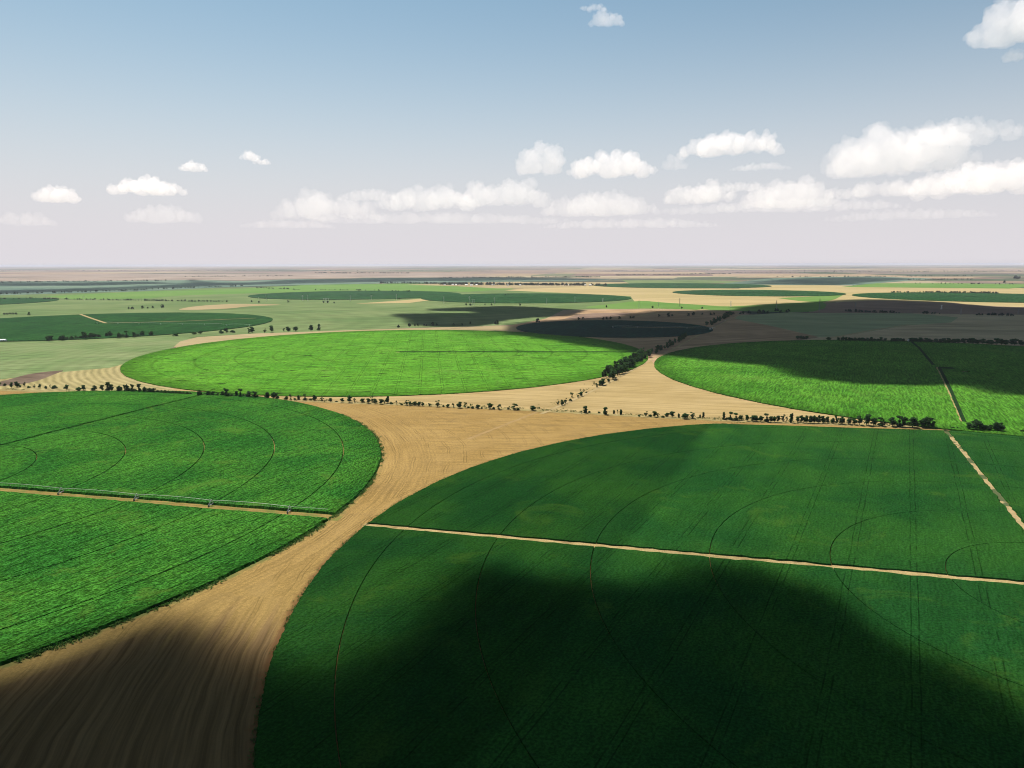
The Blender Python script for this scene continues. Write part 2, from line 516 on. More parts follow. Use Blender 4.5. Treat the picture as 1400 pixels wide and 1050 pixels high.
def near_extra(nt, flat, col):
    """wheel scours round both near circles, bare red soil and weeds along their edges"""
    def streak(c, scale, k, seed):
        r, th = polar(nt, flat, c)
        r2 = nt.math('ADD', r, nt.math('MULTIPLY', nt.noise(flat, 1.0 / 45, 2), 7.0))
        s = nt.noise(nt.xyz(nt.math('MULTIPLY', r2, scale), nt.math('MULTIPLY', th, k), seed), 1.0, 4, 0.65)
        return r, th, s
    r1, t1, s1 = streak(C1, 1 / 1.9, 4.0, 0.0)
    r2, t2, s2 = streak(C2, 1 / 1.7, 4.0, 7.0)
    x, y, z = nt.sep(flat)
    a, l = row_coords(nt, flat, R(96))
    a = nt.math('ADD', a, nt.math('MULTIPLY', nt.noise(flat, 1 / 70., 2), 16.0))
    s3 = nt.noise(nt.xyz(nt.math('MULTIPLY', a, 1 / 2.2), nt.math('MULTIPLY', l, 1 / 90.)), 1.0, 3, 0.6)
    f2 = nt.rng(r2, R2 + 5, R2 + 75, 1.0, 0.0)
    f1 = nt.math('MULTIPLY', nt.rng(y, 270., 420., 1.0, 0.0), nt.rng(r1, R1 + 140, R1 + 330, 1.0, 0.45))
    v = s3
    v = nt.math('ADD', nt.math('MULTIPLY', v, nt.math('SUBTRACT', 1.0, f1)), nt.math('MULTIPLY', s1, f1))
    f2 = nt.math('MULTIPLY', f2, nt.rng(y, 230., 330., 0.25, 1.0))
    v = nt.math('ADD', nt.math('MULTIPLY', v, nt.math('SUBTRACT', 1.0, f2)), nt.math('MULTIPLY', s2, f2))
    col = nt.scale(col, nt.rng(v, 0.3, 0.7, 0.79, 1.21))
    # wheel ruts left by machines turning round the circles
    for rr_, per, off, yy in ((r1, 11.0, 0.3, (120., 420.)), (r2, 13.0, 0.6, (380., 640.))):
        q = nt.math('ADD', nt.math('ADD', rr_, off * per), nt.math('MULTIPLY', nt.noise(flat, 1 / 70., 2), 14.0))
        q = nt.math('MULTIPLY', nt.math('SUBTRACT', nt.math('FRACT', nt.math('MULTIPLY', q, 1.0 / per)), 0.5), per)
        q = nt.math('ABSOLUTE', nt.math('SUBTRACT', nt.math('ABSOLUTE', q), 0.95))
        rut = nt.math('MULTIPLY', nt.rng(q, 0.12, 0.42, 1.0, 0.0), nt.rng(nt.noise(flat, 1 / 28., 2), 0.42, 0.58))
        rut = nt.math('MULTIPLY', rut, nt.math('MULTIPLY', nt.rng(y, yy[0] - 60, yy[0], 0.0, 1.0), nt.rng(y, yy[1], yy[1] + 80, 1.0, 0.0)))
        col = nt.scale(col, nt.math('SUBTRACT', 1.0, nt.math('MULTIPLY', rut, 0.34)))
    clod = nt.rng(nt.noise(flat, 1 / 1.7, 3, 0.75), 0.36, 0.64, 0.86, 1.14)
    col = nt.scale(col, clod)
    stain = nt.rng(nt.noise(flat, 1 / 22., 4, 0.65, 0.6), 0.56, 0.70)
    col = nt.mix(nt.math('MULTIPLY', stain, 0.35), col, (0.105, 0.072, 0.032))
    # a broad worn lane between the circles, paler
    wear = nt.rng(nt.noise(nt.xyz(nt.math('MULTIPLY', r1, 1 / 14.), nt.math('MULTIPLY', t1, 3.0)), 1.0, 3), 0.45, 0.7)
    col = nt.mix(nt.math('MULTIPLY', wear, 0.35), col, (0.205, 0.138, 0.056))
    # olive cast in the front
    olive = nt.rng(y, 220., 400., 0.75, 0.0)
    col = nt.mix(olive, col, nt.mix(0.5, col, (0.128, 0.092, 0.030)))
    # tilled soil in front, darkened with painted cloud shade, limit fingered along the passes
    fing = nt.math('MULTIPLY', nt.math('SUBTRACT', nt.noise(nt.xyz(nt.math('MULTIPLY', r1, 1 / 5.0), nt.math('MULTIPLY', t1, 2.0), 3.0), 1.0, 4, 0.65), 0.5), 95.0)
    till_shade = nt.math('MULTIPLY', nt.rng(nt.math('ADD', y, fing), 244., 290., 1.0, 0.0), nt.rng(nt.math('ADD', r2, nt.math('MULTIPLY', s2, 9.0)), R2 + 14, R2 + 24, 0.0, 1.0))
    col = nt.mix(nt.math('MULTIPLY', till_shade, 0.86), col, nt.scale(nt.mix(0.0, (0.068, 0.044, 0.022), (0.05, 0.04, 0.02)), nt.rng(s1, 0.3, 0.7, 0.6, 1.5)))
    # red-brown bare soil lip beside the right-hand circle
    n = nt.noise(flat, 1 / 6., 3, 0.6)
    lip = nt.math('MULTIPLY', nt.rng(nt.math('ADD', r1, nt.math('MULTIPLY', n, 6.0)), R1 + 3.5, R1 + 7.5, 1.0, 0.0), nt.rng(y, 330., 400., 1.0, 0.0))
    col = nt.mix(nt.math('MULTIPLY', lip, 0.8), col, (0.085, 0.045, 0.019))
    # weeds fringing the maize
    weed = nt.math('MULTIPLY', nt.rng(nt.math('ADD', r2, nt.math('MULTIPLY', n, 9.0)), R2 + 4.5, R2 + 9.5, 1.0, 0.0), nt.rng(y, 380., 470., 1.0, 0.3))
    col = nt.mix(nt.math('MULTIPLY', weed, 0.8), col, (0.055, 0.08, 0.025))
    # drive line across the stubble
    return col


M_ground = far_mosaic()
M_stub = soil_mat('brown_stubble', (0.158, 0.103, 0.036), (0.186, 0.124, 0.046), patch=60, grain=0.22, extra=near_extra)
M_pale = soil_mat('pale_stubble', (0.198, 0.145, 0.064), (0.235, 0.175, 0.083), lines='row', ang=R(28.5 + 75), lscale=5.0, amp=0.22, patch=80, grain=0.15, aspect=60)
M_stripe = soil_mat('striped_stubble', (0.170, 0.145, 0.066), (0.205, 0.172, 0.084), lines=C3, lscale=7.0, amp=0.12, patch=70, wave=(C3, 8.5, 0.17))
M_mead = soil_mat('meadow', (0.066, 0.100, 0.038), (0.100, 0.126, 0.054), lines='row', ang=R(60), lscale=22., amp=0.22, patch=260, grain=0.15, aspect=12, wave=(C5, 60.0, 0.05))
M_meadl = soil_mat('pale_meadow', (0.080, 0.117, 0.046), (0.115, 0.138, 0.064), lines='row', ang=R(66), lscale=7., amp=0.30, patch=90, grain=0.15, aspect=25, wave=(C3, 23.0, 0.06))
M_bgreen = soil_mat('bright_meadow', (0.066, 0.130, 0.030), (0.088, 0.145, 0.040), lines='row', ang=R(75), lscale=25., amp=0.14, patch=400, grain=0.1)
M_brown = soil_mat('ploughed', (0.185, 0.122, 0.070), (0.245, 0.165, 0.098), lines='row', ang=R(64), lscale=9., amp=0.26, patch=120)
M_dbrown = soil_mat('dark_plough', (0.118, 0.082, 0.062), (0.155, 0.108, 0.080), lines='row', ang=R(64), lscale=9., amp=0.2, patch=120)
M_patch = soil_mat('bare_patch', (0.062, 0.044, 0.032), (0.105, 0.078, 0.058), lines='row', ang=R(80), lscale=5., amp=0.3, patch=25)
M_rough = soil_mat('rough_grey', (0.225, 0.180, 0.105), (0.300, 0.235, 0.140), lines='row', ang=R(100), lscale=12., amp=0.25, patch=140)
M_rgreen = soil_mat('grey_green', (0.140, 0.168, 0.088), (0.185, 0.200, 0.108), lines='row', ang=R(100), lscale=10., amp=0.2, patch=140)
M_cream = soil_mat('cream_stubble', (0.220, 0.178, 0.084), (0.255, 0.200, 0.104), lines='row', ang=R(75), lscale=25., amp=0.16, patch=500, grain=0.1)
M_tan = soil_mat('tan_stubble', (0.175, 0.140, 0.072), (0.215, 0.172, 0.098), lines='row', ang=R(100), lscale=30., amp=0.14, patch=600, grain=0.1)
M_pink = soil_mat('pinkish_fallow', (0.145, 0.112, 0.090), (0.215, 0.172, 0.140), patch=700, grain=0.08)
M_road = soil_mat('dirt_road', (0.20, 0.152, 0.075), (0.245, 0.19, 0.10), patch=14, grain=0.2)
M_faint = soil_mat('worn_stubble', (0.175, 0.118, 0.052), (0.20, 0.138, 0.065), patch=14, grain=0.2)
M_verge = soil_mat('dry_verge', (0.155, 0.128, 0.052), (0.21, 0.165, 0.078), patch=10, grain=0.3)
M_teal = soil_mat('far_cloud_shade', (0.060, 0.095, 0.075), (0.090, 0.125, 0.090), lines='row', ang=R(80), lscale=60., amp=0.25, patch=500, grain=0.05)  # bluish dark tint that paints cloud shade onto the far plain
M_ditch_shade = soil_mat('ditch_weeds_shade', (0.006, 0.016, 0.006), (0.010, 0.026, 0.008), patch=10, grain=0.3)  # weed colour, also painted shade in the maize gap


def track_extra(nt, flat, col):
    wet = nt.rng(nt.noise(flat, 1 / 26., 2, 0.5), 0.52, 0.56)
    col = nt.mix(wet, col, (0.055, 0.065, 0.03))
    weed = nt.rng(nt.noise(flat, 1 / 2.2, 3, 0.7), 0.58, 0.66)
    return nt.mix(nt.math('MULTIPLY', weed, 0.7), col, (0.05, 0.09, 0.02))


def ochre_extra(nt, flat, col):
    weed = nt.rng(nt.noise(flat, 1 / 9., 3, 0.6), 0.46, 0.62)
    return nt.mix(nt.math('MULTIPLY', weed, 0.6), col, (0.07, 0.10, 0.025))


def edge_weeds(nt, flat, col):
    weed = nt.rng(nt.noise(flat, 1 / 2.6, 3, 0.7), 0.60, 0.68)
    col = nt.mix(nt.math('MULTIPLY', weed, 0.6), col, (0.07, 0.075, 0.03))
    damp = nt.rng(nt.noise(flat, 1 / 11., 2, 0.5), 0.62, 0.7)
    return nt.mix(nt.math('MULTIPLY', damp, 0.6), col, (0.10, 0.07, 0.035))


M_track = soil_mat('sandy_track', (0.190, 0.142, 0.062), (0.235, 0.182, 0.088), patch=8, grain=0.3, extra=edge_weeds)
M_trackw = soil_mat('wet_track', (0.20, 0.15, 0.075), (0.24, 0.185, 0.095), patch=8, grain=0.2, extra=track_extra)
M_ochre = soil_mat('ochre_track', (0.125, 0.096, 0.030), (0.17, 0.122, 0.042), patch=12, grain=0.25, extra=ochre_extra)

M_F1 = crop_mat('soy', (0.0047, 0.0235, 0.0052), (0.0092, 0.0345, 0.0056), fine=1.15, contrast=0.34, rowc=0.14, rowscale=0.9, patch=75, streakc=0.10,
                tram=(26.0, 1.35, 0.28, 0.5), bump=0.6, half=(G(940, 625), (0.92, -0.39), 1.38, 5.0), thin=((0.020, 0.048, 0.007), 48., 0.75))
M_F2 = crop_mat('maize', (0.0125, 0.060, 0.0085), (0.0245, 0.085, 0.0105), fine=1.15, contrast=0.55, rowc=0.42, rowscale=1.25, aspect=3.5, patch=60, streakc=0.14,
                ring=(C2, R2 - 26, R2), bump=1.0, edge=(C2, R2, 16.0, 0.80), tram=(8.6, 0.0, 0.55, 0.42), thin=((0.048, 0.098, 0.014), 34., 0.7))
M_F3 = crop_mat('bright_crop', (0.042, 0.126, 0.0115), (0.057, 0.150, 0.0145), fine=4.0, contrast=0.30, rowc=0.30, rowscale=3.2, row_dir=R(88), aspect=10.0, patch=60, streakc=0.12,
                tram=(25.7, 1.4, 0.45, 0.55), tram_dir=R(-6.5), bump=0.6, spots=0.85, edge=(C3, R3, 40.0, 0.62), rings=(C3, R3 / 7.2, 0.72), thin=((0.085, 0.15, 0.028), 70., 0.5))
M_F4 = crop_mat('mid_crop', (0.026, 0.088, 0.0085), (0.042, 0.116, 0.012), fine=2.0, contrast=0.42, rowc=0.34, rowscale=2.0, aspect=10.0, patch=80, bump=0.7, streakc=0.16,
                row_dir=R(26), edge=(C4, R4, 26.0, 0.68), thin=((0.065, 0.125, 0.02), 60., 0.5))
M_F5 = crop_mat('dark_crop', (0.0098, 0.035, 0.0105), (0.0130, 0.043, 0.0115), fine=3.0, contrast=0.35, rowc=0.3, rowscale=4.0, patch=150, bump=0.3)
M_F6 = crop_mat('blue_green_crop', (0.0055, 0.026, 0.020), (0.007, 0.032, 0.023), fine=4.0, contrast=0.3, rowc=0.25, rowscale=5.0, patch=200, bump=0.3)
M_FF = crop_mat('far_crop', (0.0120, 0.037, 0.0140), (0.016, 0.046, 0.016), fine=6.0, contrast=0.3, rowc=0.3, rowscale=8.0, patch=260, bump=0.2)

# ------------------------------------------------------------------ the plain
S = 60000.0
g = mesh_obj('ground', [(-S, -S, 0), (S, -S, 0), (S, S, 0), (-S, S, 0)], [(0, 1, 2, 3)], M_ground)
tag(g, 'flat plain of tan and green fields reaching the hazy horizon', 'ground', kind='structure')

sheet('stubble_field', [(-300, 560), (-300, 545), (0, 533), (150, 505), (300, 500), (800, 500), (905, 492), (1140, 552), (1420, 575), (1420, 596), (1000, 580), (600, 560), (262, 546), (0, 540)], M_pale, 0.06,
      'pale stubble beneath the roadside trees', 'stubble field')
# near brown stubble that fills the gaps between the two front circles
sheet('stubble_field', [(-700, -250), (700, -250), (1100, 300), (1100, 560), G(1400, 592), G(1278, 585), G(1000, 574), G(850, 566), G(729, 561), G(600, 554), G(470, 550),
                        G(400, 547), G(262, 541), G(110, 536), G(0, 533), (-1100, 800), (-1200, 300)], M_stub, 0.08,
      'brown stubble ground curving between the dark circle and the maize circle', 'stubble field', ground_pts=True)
sheet('meadow', [(-500, 402), (0, 402.5), (110, 400), (200, 396), (330, 393), (430, 389.5), (560, 388), (640, 390), (720, 396), (870, 404), (900, 412), (860, 421), (770, 424), (745, 436),
                 (700, 444.5), (600, 447), (470, 452), (350, 457), (255, 467), (180, 500), (80, 520), (0, 532), (-500, 565)], M_mead, 0.05,
      'wide grey-green meadow between the far dark circles and the striped stubble', 'meadow')
sheet('meadow', [(-200, 474), (0, 469), (110, 465.5), (200, 462), (255, 461), (262, 468), (240, 474), (205, 485), (170, 498), (150, 503), (90, 509), (0, 518), (-200, 530)], M_meadl, 0.12,
      'pale green mown meadow below the row of trees at the dark green circle', 'meadow', smooth=4)
sheet('stubble_field', [(-200, 545), (0, 519), (88, 508.5), (150, 503), (172, 497), (190, 490), (240, 535), (300, 543), (262, 541), (110, 535.5), (0, 532)], M_stripe, 0.15,
      'straw-coloured stubble striped in curves beside the bright green circle', 'stubble field')
sheet('ploughed_field', [(-60, 531), (0, 522), (40, 511.5), (86, 506.5), (74, 512), (50, 521), (20, 527), (0, 528), (-60, 540)], M_patch, 0.2,
      'wedge of dark brown bare earth at the striped stubble', 'ploughed field', smooth=3)
sheet('stubble_field', [(238, 474), (246, 467), (270, 461), (350, 456), (480, 451.5), (600, 447.5), (700, 445.5), (712, 452), (700, 470), (300, 500)], M_tan, 0.16,
      'thin tan stubble margin behind the bright green circle', 'stubble field')
sheet('stubble_field', [(262, 541), (400, 546.5), (470, 549), (600, 553), (729, 560), (763, 556), (800, 538), (842, 514), (838, 505), (700, 520), (470, 535), (350, 538)], M_pale, 0.15,
      'pale stubble wedge between the bright circle and the roadside trees', 'stubble field')
sheet('stubble_field', [(766, 557), (800, 541), (862, 509), (890, 494), (905, 490), (1000, 520), (1140, 555), (1290, 572), (1420, 580), (1420, 590), (1278, 583), (1140, 578.5), (1000, 572.5), (900, 568)], M_pale, 0.17,
      'pale stubble triangle crossed by a faint track, right of the diagonal tree belt', 'stubble field')
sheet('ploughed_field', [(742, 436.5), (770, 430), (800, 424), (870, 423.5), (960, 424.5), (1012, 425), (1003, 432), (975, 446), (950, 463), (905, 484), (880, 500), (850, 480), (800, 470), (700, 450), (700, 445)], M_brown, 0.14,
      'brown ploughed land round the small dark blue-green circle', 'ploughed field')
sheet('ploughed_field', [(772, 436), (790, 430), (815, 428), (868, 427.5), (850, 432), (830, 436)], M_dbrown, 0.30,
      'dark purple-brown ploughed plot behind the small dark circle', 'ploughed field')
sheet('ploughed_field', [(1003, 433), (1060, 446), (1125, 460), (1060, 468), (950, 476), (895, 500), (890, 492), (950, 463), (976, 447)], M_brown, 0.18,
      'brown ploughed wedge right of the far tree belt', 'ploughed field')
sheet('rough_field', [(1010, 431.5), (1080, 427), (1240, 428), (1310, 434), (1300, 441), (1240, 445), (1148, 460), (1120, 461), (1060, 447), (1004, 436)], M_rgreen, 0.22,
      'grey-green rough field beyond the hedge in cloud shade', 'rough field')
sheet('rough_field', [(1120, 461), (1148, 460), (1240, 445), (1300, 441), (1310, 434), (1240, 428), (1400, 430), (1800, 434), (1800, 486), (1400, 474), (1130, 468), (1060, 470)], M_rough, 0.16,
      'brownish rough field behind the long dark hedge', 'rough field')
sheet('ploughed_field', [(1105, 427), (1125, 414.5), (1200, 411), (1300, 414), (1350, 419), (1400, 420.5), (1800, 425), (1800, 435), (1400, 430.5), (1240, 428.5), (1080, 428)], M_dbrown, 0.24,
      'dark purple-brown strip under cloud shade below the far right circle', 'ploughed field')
# lit stubble and bright grass on the far right
sheet('stubble_field', [(690, 397), (740, 392), (815, 388.5), (860, 391), (900, 394), (1010, 394.5), (1045, 386.5), (1160, 391), (1250, 392), (1400, 394), (1800, 398), (1800, 424), (1400, 420), (1350, 418),
                        (1200, 410.5), (1125, 414), (1110, 416), (1000, 420), (950, 418), (868, 413), (862, 405), (760, 400)], M_cream, 0.12,
      'long cream stubble field between the far green circles', 'stubble field')
sheet('meadow', [(800, 420), (835, 416), (875, 411.5), (905, 413.5), (960, 417), (1000, 419), (1060, 415.5), (1125, 413.5), (1112, 426), (1000, 425), (900, 422), (840, 422.5)], M_bgreen, 0.32,
      'bright green grass strip under the cream stubble', 'meadow', smooth=3)
sheet('meadow', [(1062, 407.5), (1152, 403.7), (1142, 409), (1124, 414), (1092, 411.5)], M_bgreen, 0.42,
      'bright green grass corner at the tip of the far middle circle', 'meadow')
sheet('meadow', [(1150, 392.3), (1195, 387.4), (1300, 387.2), (1400, 388.8), (1420, 391), (1380, 394.6), (1250, 393.4)], M_bgreen, 0.5,
      'pale green far meadow bordered by a line of small trees', 'meadow')
sheet('meadow', [(330, 395), (420, 389.5), (560, 387.5), (645, 389.5), (705, 395), (640, 399), (600, 398.5), (480, 397), (400, 399.5), (250, 404), (200, 408), (100, 409.5), (60, 405), (200, 398.5)], M_bgreen, 0.4,
      'light green far meadow left of the village', 'meadow')
sheet('stubble_field', [(246, 424), (262, 419.5), (300, 416.5), (340, 415.7), (385, 416.8), (340, 419), (310, 422)], M_tan, 0.35,
      'small tan patch of bare stubble amid the grey-green meadow', 'stubble field', smooth=3)
sheet('stubble_field', [(486, 415.3), (540, 411.5), (588, 407.5), (592, 410), (560, 414.2)], M_cream, 0.4,
      'cream wedge of stubble between two far dark circles', 'stubble field')
sheet('stubble_field', [(556, 389.2), (640, 386.5), (720, 385.5), (820, 385.5), (905, 386), (860, 388.6), (790, 391.5), (735, 394.5), (680, 394.3), (625, 391.5)], M_tan, 0.45,
      'tan stubble round the distant village', 'stubble field')
sheet('meadow', [(850, 383), (960, 383), (1040, 385.5), (1020, 387), (930, 387.5), (860, 387.5)], M_mead, 0.5, 'grey-green far meadow right of the village', 'meadow')
sheet('fallow_field', [(-300, 381), (0, 379.5), (180, 378.5), (300, 378), (560, 376), (690, 377), (640, 379.5), (450, 379.8), (330, 383), (240, 383.5), (100, 384), (-300, 386)], M_pink, 0.6,
      'pale tan fallow strip under the horizon at the left', 'fallow field')
sheet('fallow_field', [(-300, 376.5), (0, 375.5), (300, 374.6), (600, 373.5), (690, 374.5), (600, 376), (250, 378), (0, 379), (-300, 380)], M_pink, 0.6,
      'pinkish fallow belt far off at the left', 'fallow field')

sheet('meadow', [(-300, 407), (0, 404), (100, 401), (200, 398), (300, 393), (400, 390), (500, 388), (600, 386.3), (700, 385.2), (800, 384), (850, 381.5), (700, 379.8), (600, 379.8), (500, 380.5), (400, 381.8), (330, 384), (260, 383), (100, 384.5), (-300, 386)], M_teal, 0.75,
      'far band at the left, cloud shade painted on in dark bluish green', 'meadow')  # sheet follows the cloud-shadow outline, shade put into its colour
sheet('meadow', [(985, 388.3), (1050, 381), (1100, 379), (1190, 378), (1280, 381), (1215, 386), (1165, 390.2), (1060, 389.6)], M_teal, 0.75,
      'far band right of the village, cloud shade painted on in dark bluish green', 'meadow')  # same painted shade under the right-hand shadow band
# roads and tracks
strip('farm_track', [(110, 430.5), (128, 437), (145, 442.7)], 7.0, M_road, 1.75, 'pale track into the middle of the far left dark circle', 'farm track')
strip('farm_track', [(145, 442.7), (250, 440), (350, 435.7)], 5.0, M_road, 1.75, 'pale track from the middle to the tip of the far left dark circle', 'farm track')
strip('farm_track', [(850, 448.2), (966, 449.6)], 6.0, M_road, 1.75, 'pale track into the small black circle', 'farm track')
road_px = [(-160, 524), (0, 533.5), (110, 537.0), (262, 541.8), (400, 547.8), (470, 550.3), (600, 555.2), (729, 561.2), (800, 565.2), (900, 570.3), (1000, 575.2), (1140, 580.3), (1278, 585), (1400, 590.5), (1560, 598)]
strip('dirt_road', road_px, 9.0, M_verge, 0.24, 'pale dry verge and road under the long row of roadside trees', 'road', jitter=0.7)
strip('dirt_road', [(740, 566), (775, 551), (822, 529), (862, 507.5), (896, 488.5), (917, 479.5), (950, 461), (972, 449.5), (1012, 430)], 4.2, M_road, 0.28,
      'pale dirt road running diagonally beside the dense tree belt', 'road', jitter=0.3)
strip('dirt_road', [(640, 600), (680, 585), (735, 563)], 3.0, M_faint, 0.12, 'faint drive line across the brown stubble to the road junction', 'road', jitter=0.5)
strip('dirt_road', [(1130, 463), (1148, 460), (1190, 452), (1242, 444)], 6.0, M_road, 0.42, 'pale track crossing the shaded rough field', 'road')
strip('dirt_road', [(862, 434), (900, 428), (968, 422.8)], 14.0, M_road, 0.45, 'pale track between two brown ploughed fields', 'road')
sheet('dirt_yard', [(1276, 579.5), (1290, 580), (1320, 581), (1325, 584), (1312, 587.5), (1302, 588), (1294, 588.5), (1286, 585.5)], M_road, 0.3,
      'sandy clearing where the field track meets the road', 'yard')


def radial(name, c, ang, off, r0, r1, width, mat, z, label):
    d = np.array((math.cos(ang), math.sin(ang))); n = np.array((-d[1], d[0]))
    o = np.array(c) + n * off
    pts = [o + d * r0, o + d * r1]
    return strip(name, pts, width, mat, z, label, 'farm track', jitter=0.35, px=False, step=2.5)


A1a, O1a, A1b, O1b = R(166.34), -0.0302 * H, R(67.8), 0.0606 * H
radial('farm_track', C1, A1a, O1a, 2, R1 + 2, 5.4, M_track, 0.16, 'pale sandy track cutting across the dark front circle')
radial('farm_track', C1, A1b, O1b, 2, R1 + 6, 3.6, M_trackw, 0.18, 'pale track with dark wet patches at the right of the dark circle')
A2a, A2b = R(-12.9), R(73.7)
radial('farm_track', C2, A2b, 0, 2, R2 + 1, 4.4, M_ditch_shade, 0.3, 'dark gap line through the far part of the maize, crop shade painted on')  # dark strip paints the shade of the crop walls in this gap
radial('farm_track', C3, R(-1.0), 0, 2, R3, 11.0, M_ditch_shade, 1.1, 'thin dark weedy strip across the bright green circle')
strip('farm_track', [(1284, 503), (1299, 533), (1318, 578)], 3.4, M_ditch_shade, 1.3, 'dark ditch running through the right circle to the road', 'farm track')
strip('farm_track', [(1280.5, 503), (1295, 533), (1314.5, 578)], 1.3, M_verge, 1.28, 'pale grassy strip beside the ditch in the right circle', 'farm track', jitter=0.3)
strip('farm_track', [(1279, 503.5), (1304, 504.5)], 16.0, M_ditch_shade, 1.26, 'short dark crossbar at the head of the ditch in the right circle', 'farm track')
strip('farm_track', [(1276, 500), (1256, 476), (1246, 468)], 4.0, M_ditch_shade, 1.26, 'dark line from the ditch head to the hedge', 'farm track')
radial('farm_track', C2, A2a, -1.5, 2, R2 + 6, 9.0, M_ochre, 0.16, 'ochre weedy track under the irrigation machine in the maize')

# ------------------------------------------------------------------ crop circles
_p, _q = np.array(G(1010, 581.2)), np.array(G(1400, 593.2))
_t = (_q - _p) / np.linalg.norm(_q - _p)
CLIP1 = (tuple(_p), (-_t[1], _t[0]))
ring1 = [q * H for q in (0.407, 0.757, 1.152, 1.548, 1.905, 2.272)]
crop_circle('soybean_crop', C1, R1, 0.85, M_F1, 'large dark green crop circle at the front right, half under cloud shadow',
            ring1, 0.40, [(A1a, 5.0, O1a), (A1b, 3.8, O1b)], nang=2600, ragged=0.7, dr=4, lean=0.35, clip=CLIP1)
ring2 = [q * H for q in (0.28, 0.655, 1.063, 1.452, 1.815, 2.178)]
crop_circle('maize_crop', C2, R2, 1.5, M_F2, 'tall maize circle at the front left with an irrigation machine across it',
            ring2, 0.75, [(A2a, 9.0, -1.5), (A2b, 3.6, 0)], nang=2600, ragged=0.5, dr=4, lean=0.8)
per = R3 / 7.2
crop_circle('green_crop', C3, R3, 0.9, M_F3, 'bright light green crop circle in the middle of the plain',
            [], 1.3, [(R(-1.0), 6.0, 0)], nang=1300, ragged=1.0, dr=14)
crop_circle('green_crop', C4, R4, 1.1, M_F4, 'mid green crop circle at the right, its far half in cloud shadow',
            [], 1.3, [], nang=1300, ragged=1.0, dr=14)
crop_circle('green_crop', C5, R5, 1.4, M_F5, 'dark green crop circle at the far left behind a row of small trees', [], 1.3, [], nang=700, ragged=1.2, dr=25)
crop_circle('green_crop', C6, R6, 1.4, M_F6, 'small almost black crop circle wholly in cloud shadow', [], 1.3, [], nang=500, ragged=1.2, dr=25)
crop_circle('green_crop', C7, R7, 1.6, M_FF, 'far blue-green crop circle left of the village', [], 1.3, [], nang=400, ragged=2, dr=60)
crop_circle('green_crop', C8, R8, 1.6, M_FF, 'far blue-green crop circle below the village', [], 1.3, [], nang=400, ragged=2, dr=60)
crop_circle('green_crop', C9, R9, 1.6, M_FF, 'far dark green crop circle ending in a bright green corner', [], 1.3, [(R(200), 14, 0)], nang=400, ragged=2, dr=60)
crop_circle('green_crop', C10, R10, 1.6, M_FF, 'far dark green crop circle at the right edge above the dark ploughed strip', [], 1.3, [(R(95), 14, 0)], nang=400, ragged=2, dr=60)
crop_circle('green_crop', C12, R12, 1.6, M_FF, 'far blue-green crop circle cut by the left edge', [], 1.3, [], nang=400, ragged=2, dr=60)
C11 = G(930, 390.4); C13 = G(1090, 388)
crop_circle('green_crop', C11, 560, 1.6, M_FF, 'farthest thin dark crop circle right of the village', [], 1.3, [], nang=300, ragged=2, dr=80)

# ------------------------------------------------------------------ haze
def haze_box():
    B = S + 400.0
    z0, z1 = -1.0, 146.0
    v = [(-B, -B, z0), (B, -B, z0), (B, B, z0), (-B, B, z0), (-B, -B, z1), (B, -B, z1), (B, B, z1), (-B, B, z1)]
    f = [(3, 2, 1, 0), (4, 5, 6, 7), (0, 1, 5, 4), (1, 2, 6, 5), (2, 3, 7, 6), (3, 0, 4, 7)]
    mt = bpy.data.materials.new('haze'); mt.use_nodes = True
    t = mt.node_tree
    t.nodes.remove(t.nodes['Principled BSDF'])
    pv = t.nodes.new('ShaderNodeVolumePrincipled')
    pv.inputs['Color'].default_value = (0.62, 0.64, 0.76, 1)
    pv.inputs['Density'].default_value = HAZE
    pv.inputs['Anisotropy'].default_value = 0.0
    t.links.new(pv.outputs[0], t.nodes['Material Output'].inputs['Volume'])
    o = mesh_obj('haze', v, f, mt)
    tag(o, 'pale blue-grey haze over the distant plain', 'haze', kind='stuff')


HAZE = 2.6e-5
haze_box()


# ------------------------------------------------------------------ clouds
def cloud_mat(name, density, aniso=0.35, colr=(0.99, 0.985, 0.985)):
    mt = bpy.data.materials.new(name); mt.use_nodes = True
    t = mt.node_tree
    t.nodes.remove(t.nodes['Principled BSDF'])
    vsn = t.nodes.new('ShaderNodeVolumeScatter')
    vsn.inputs['Color'].default_value = (*colr, 1)
    vsn.inputs['Density'].default_value = density
    vsn.inputs['Anisotropy'].default_value = aniso
    t.links.new(vsn.outputs[0], t.nodes['Material Output'].inputs['Volume'])
    return mt


M_over = cloud_mat('overhead_cloud', 0.14, 0.2)
M_over_mid = cloud_mat('mid_overhead_cloud', 0.075, 0.3)
M_over_thin = cloud_mat('thin_overhead_cloud', 0.006, 0.5)


def point_seg_dist(X, Y, poly):
    """signed distance (inside > 0) of grid points to a polygon"""
    d = np.full(X.shape, 1e12)
    inside = np.zeros(X.shape, bool)
    n = len(poly)
    for i in range(n):
        ax, ay = poly[i]; bx, by = poly[(i + 1) % n]
        ex, ey = bx - ax, by - ay
        t = np.clip(((X - ax) * ex + (Y - ay) * ey) / (ex * ex + ey * ey + 1e-9), 0, 1)
        d = np.minimum(d, (X - ax - t * ex) ** 2 + (Y - ay - t * ey) ** 2)
        cond = ((ay > Y) != (by > Y))
        with np.errstate(divide='ignore', invalid='ignore'):
            xi = ax + (Y - ay) * ex / (ey if ey != 0 else 1e-9)
        inside ^= cond & (X < xi)
    d = np.sqrt(d)
    return np.where(inside, d, -d)


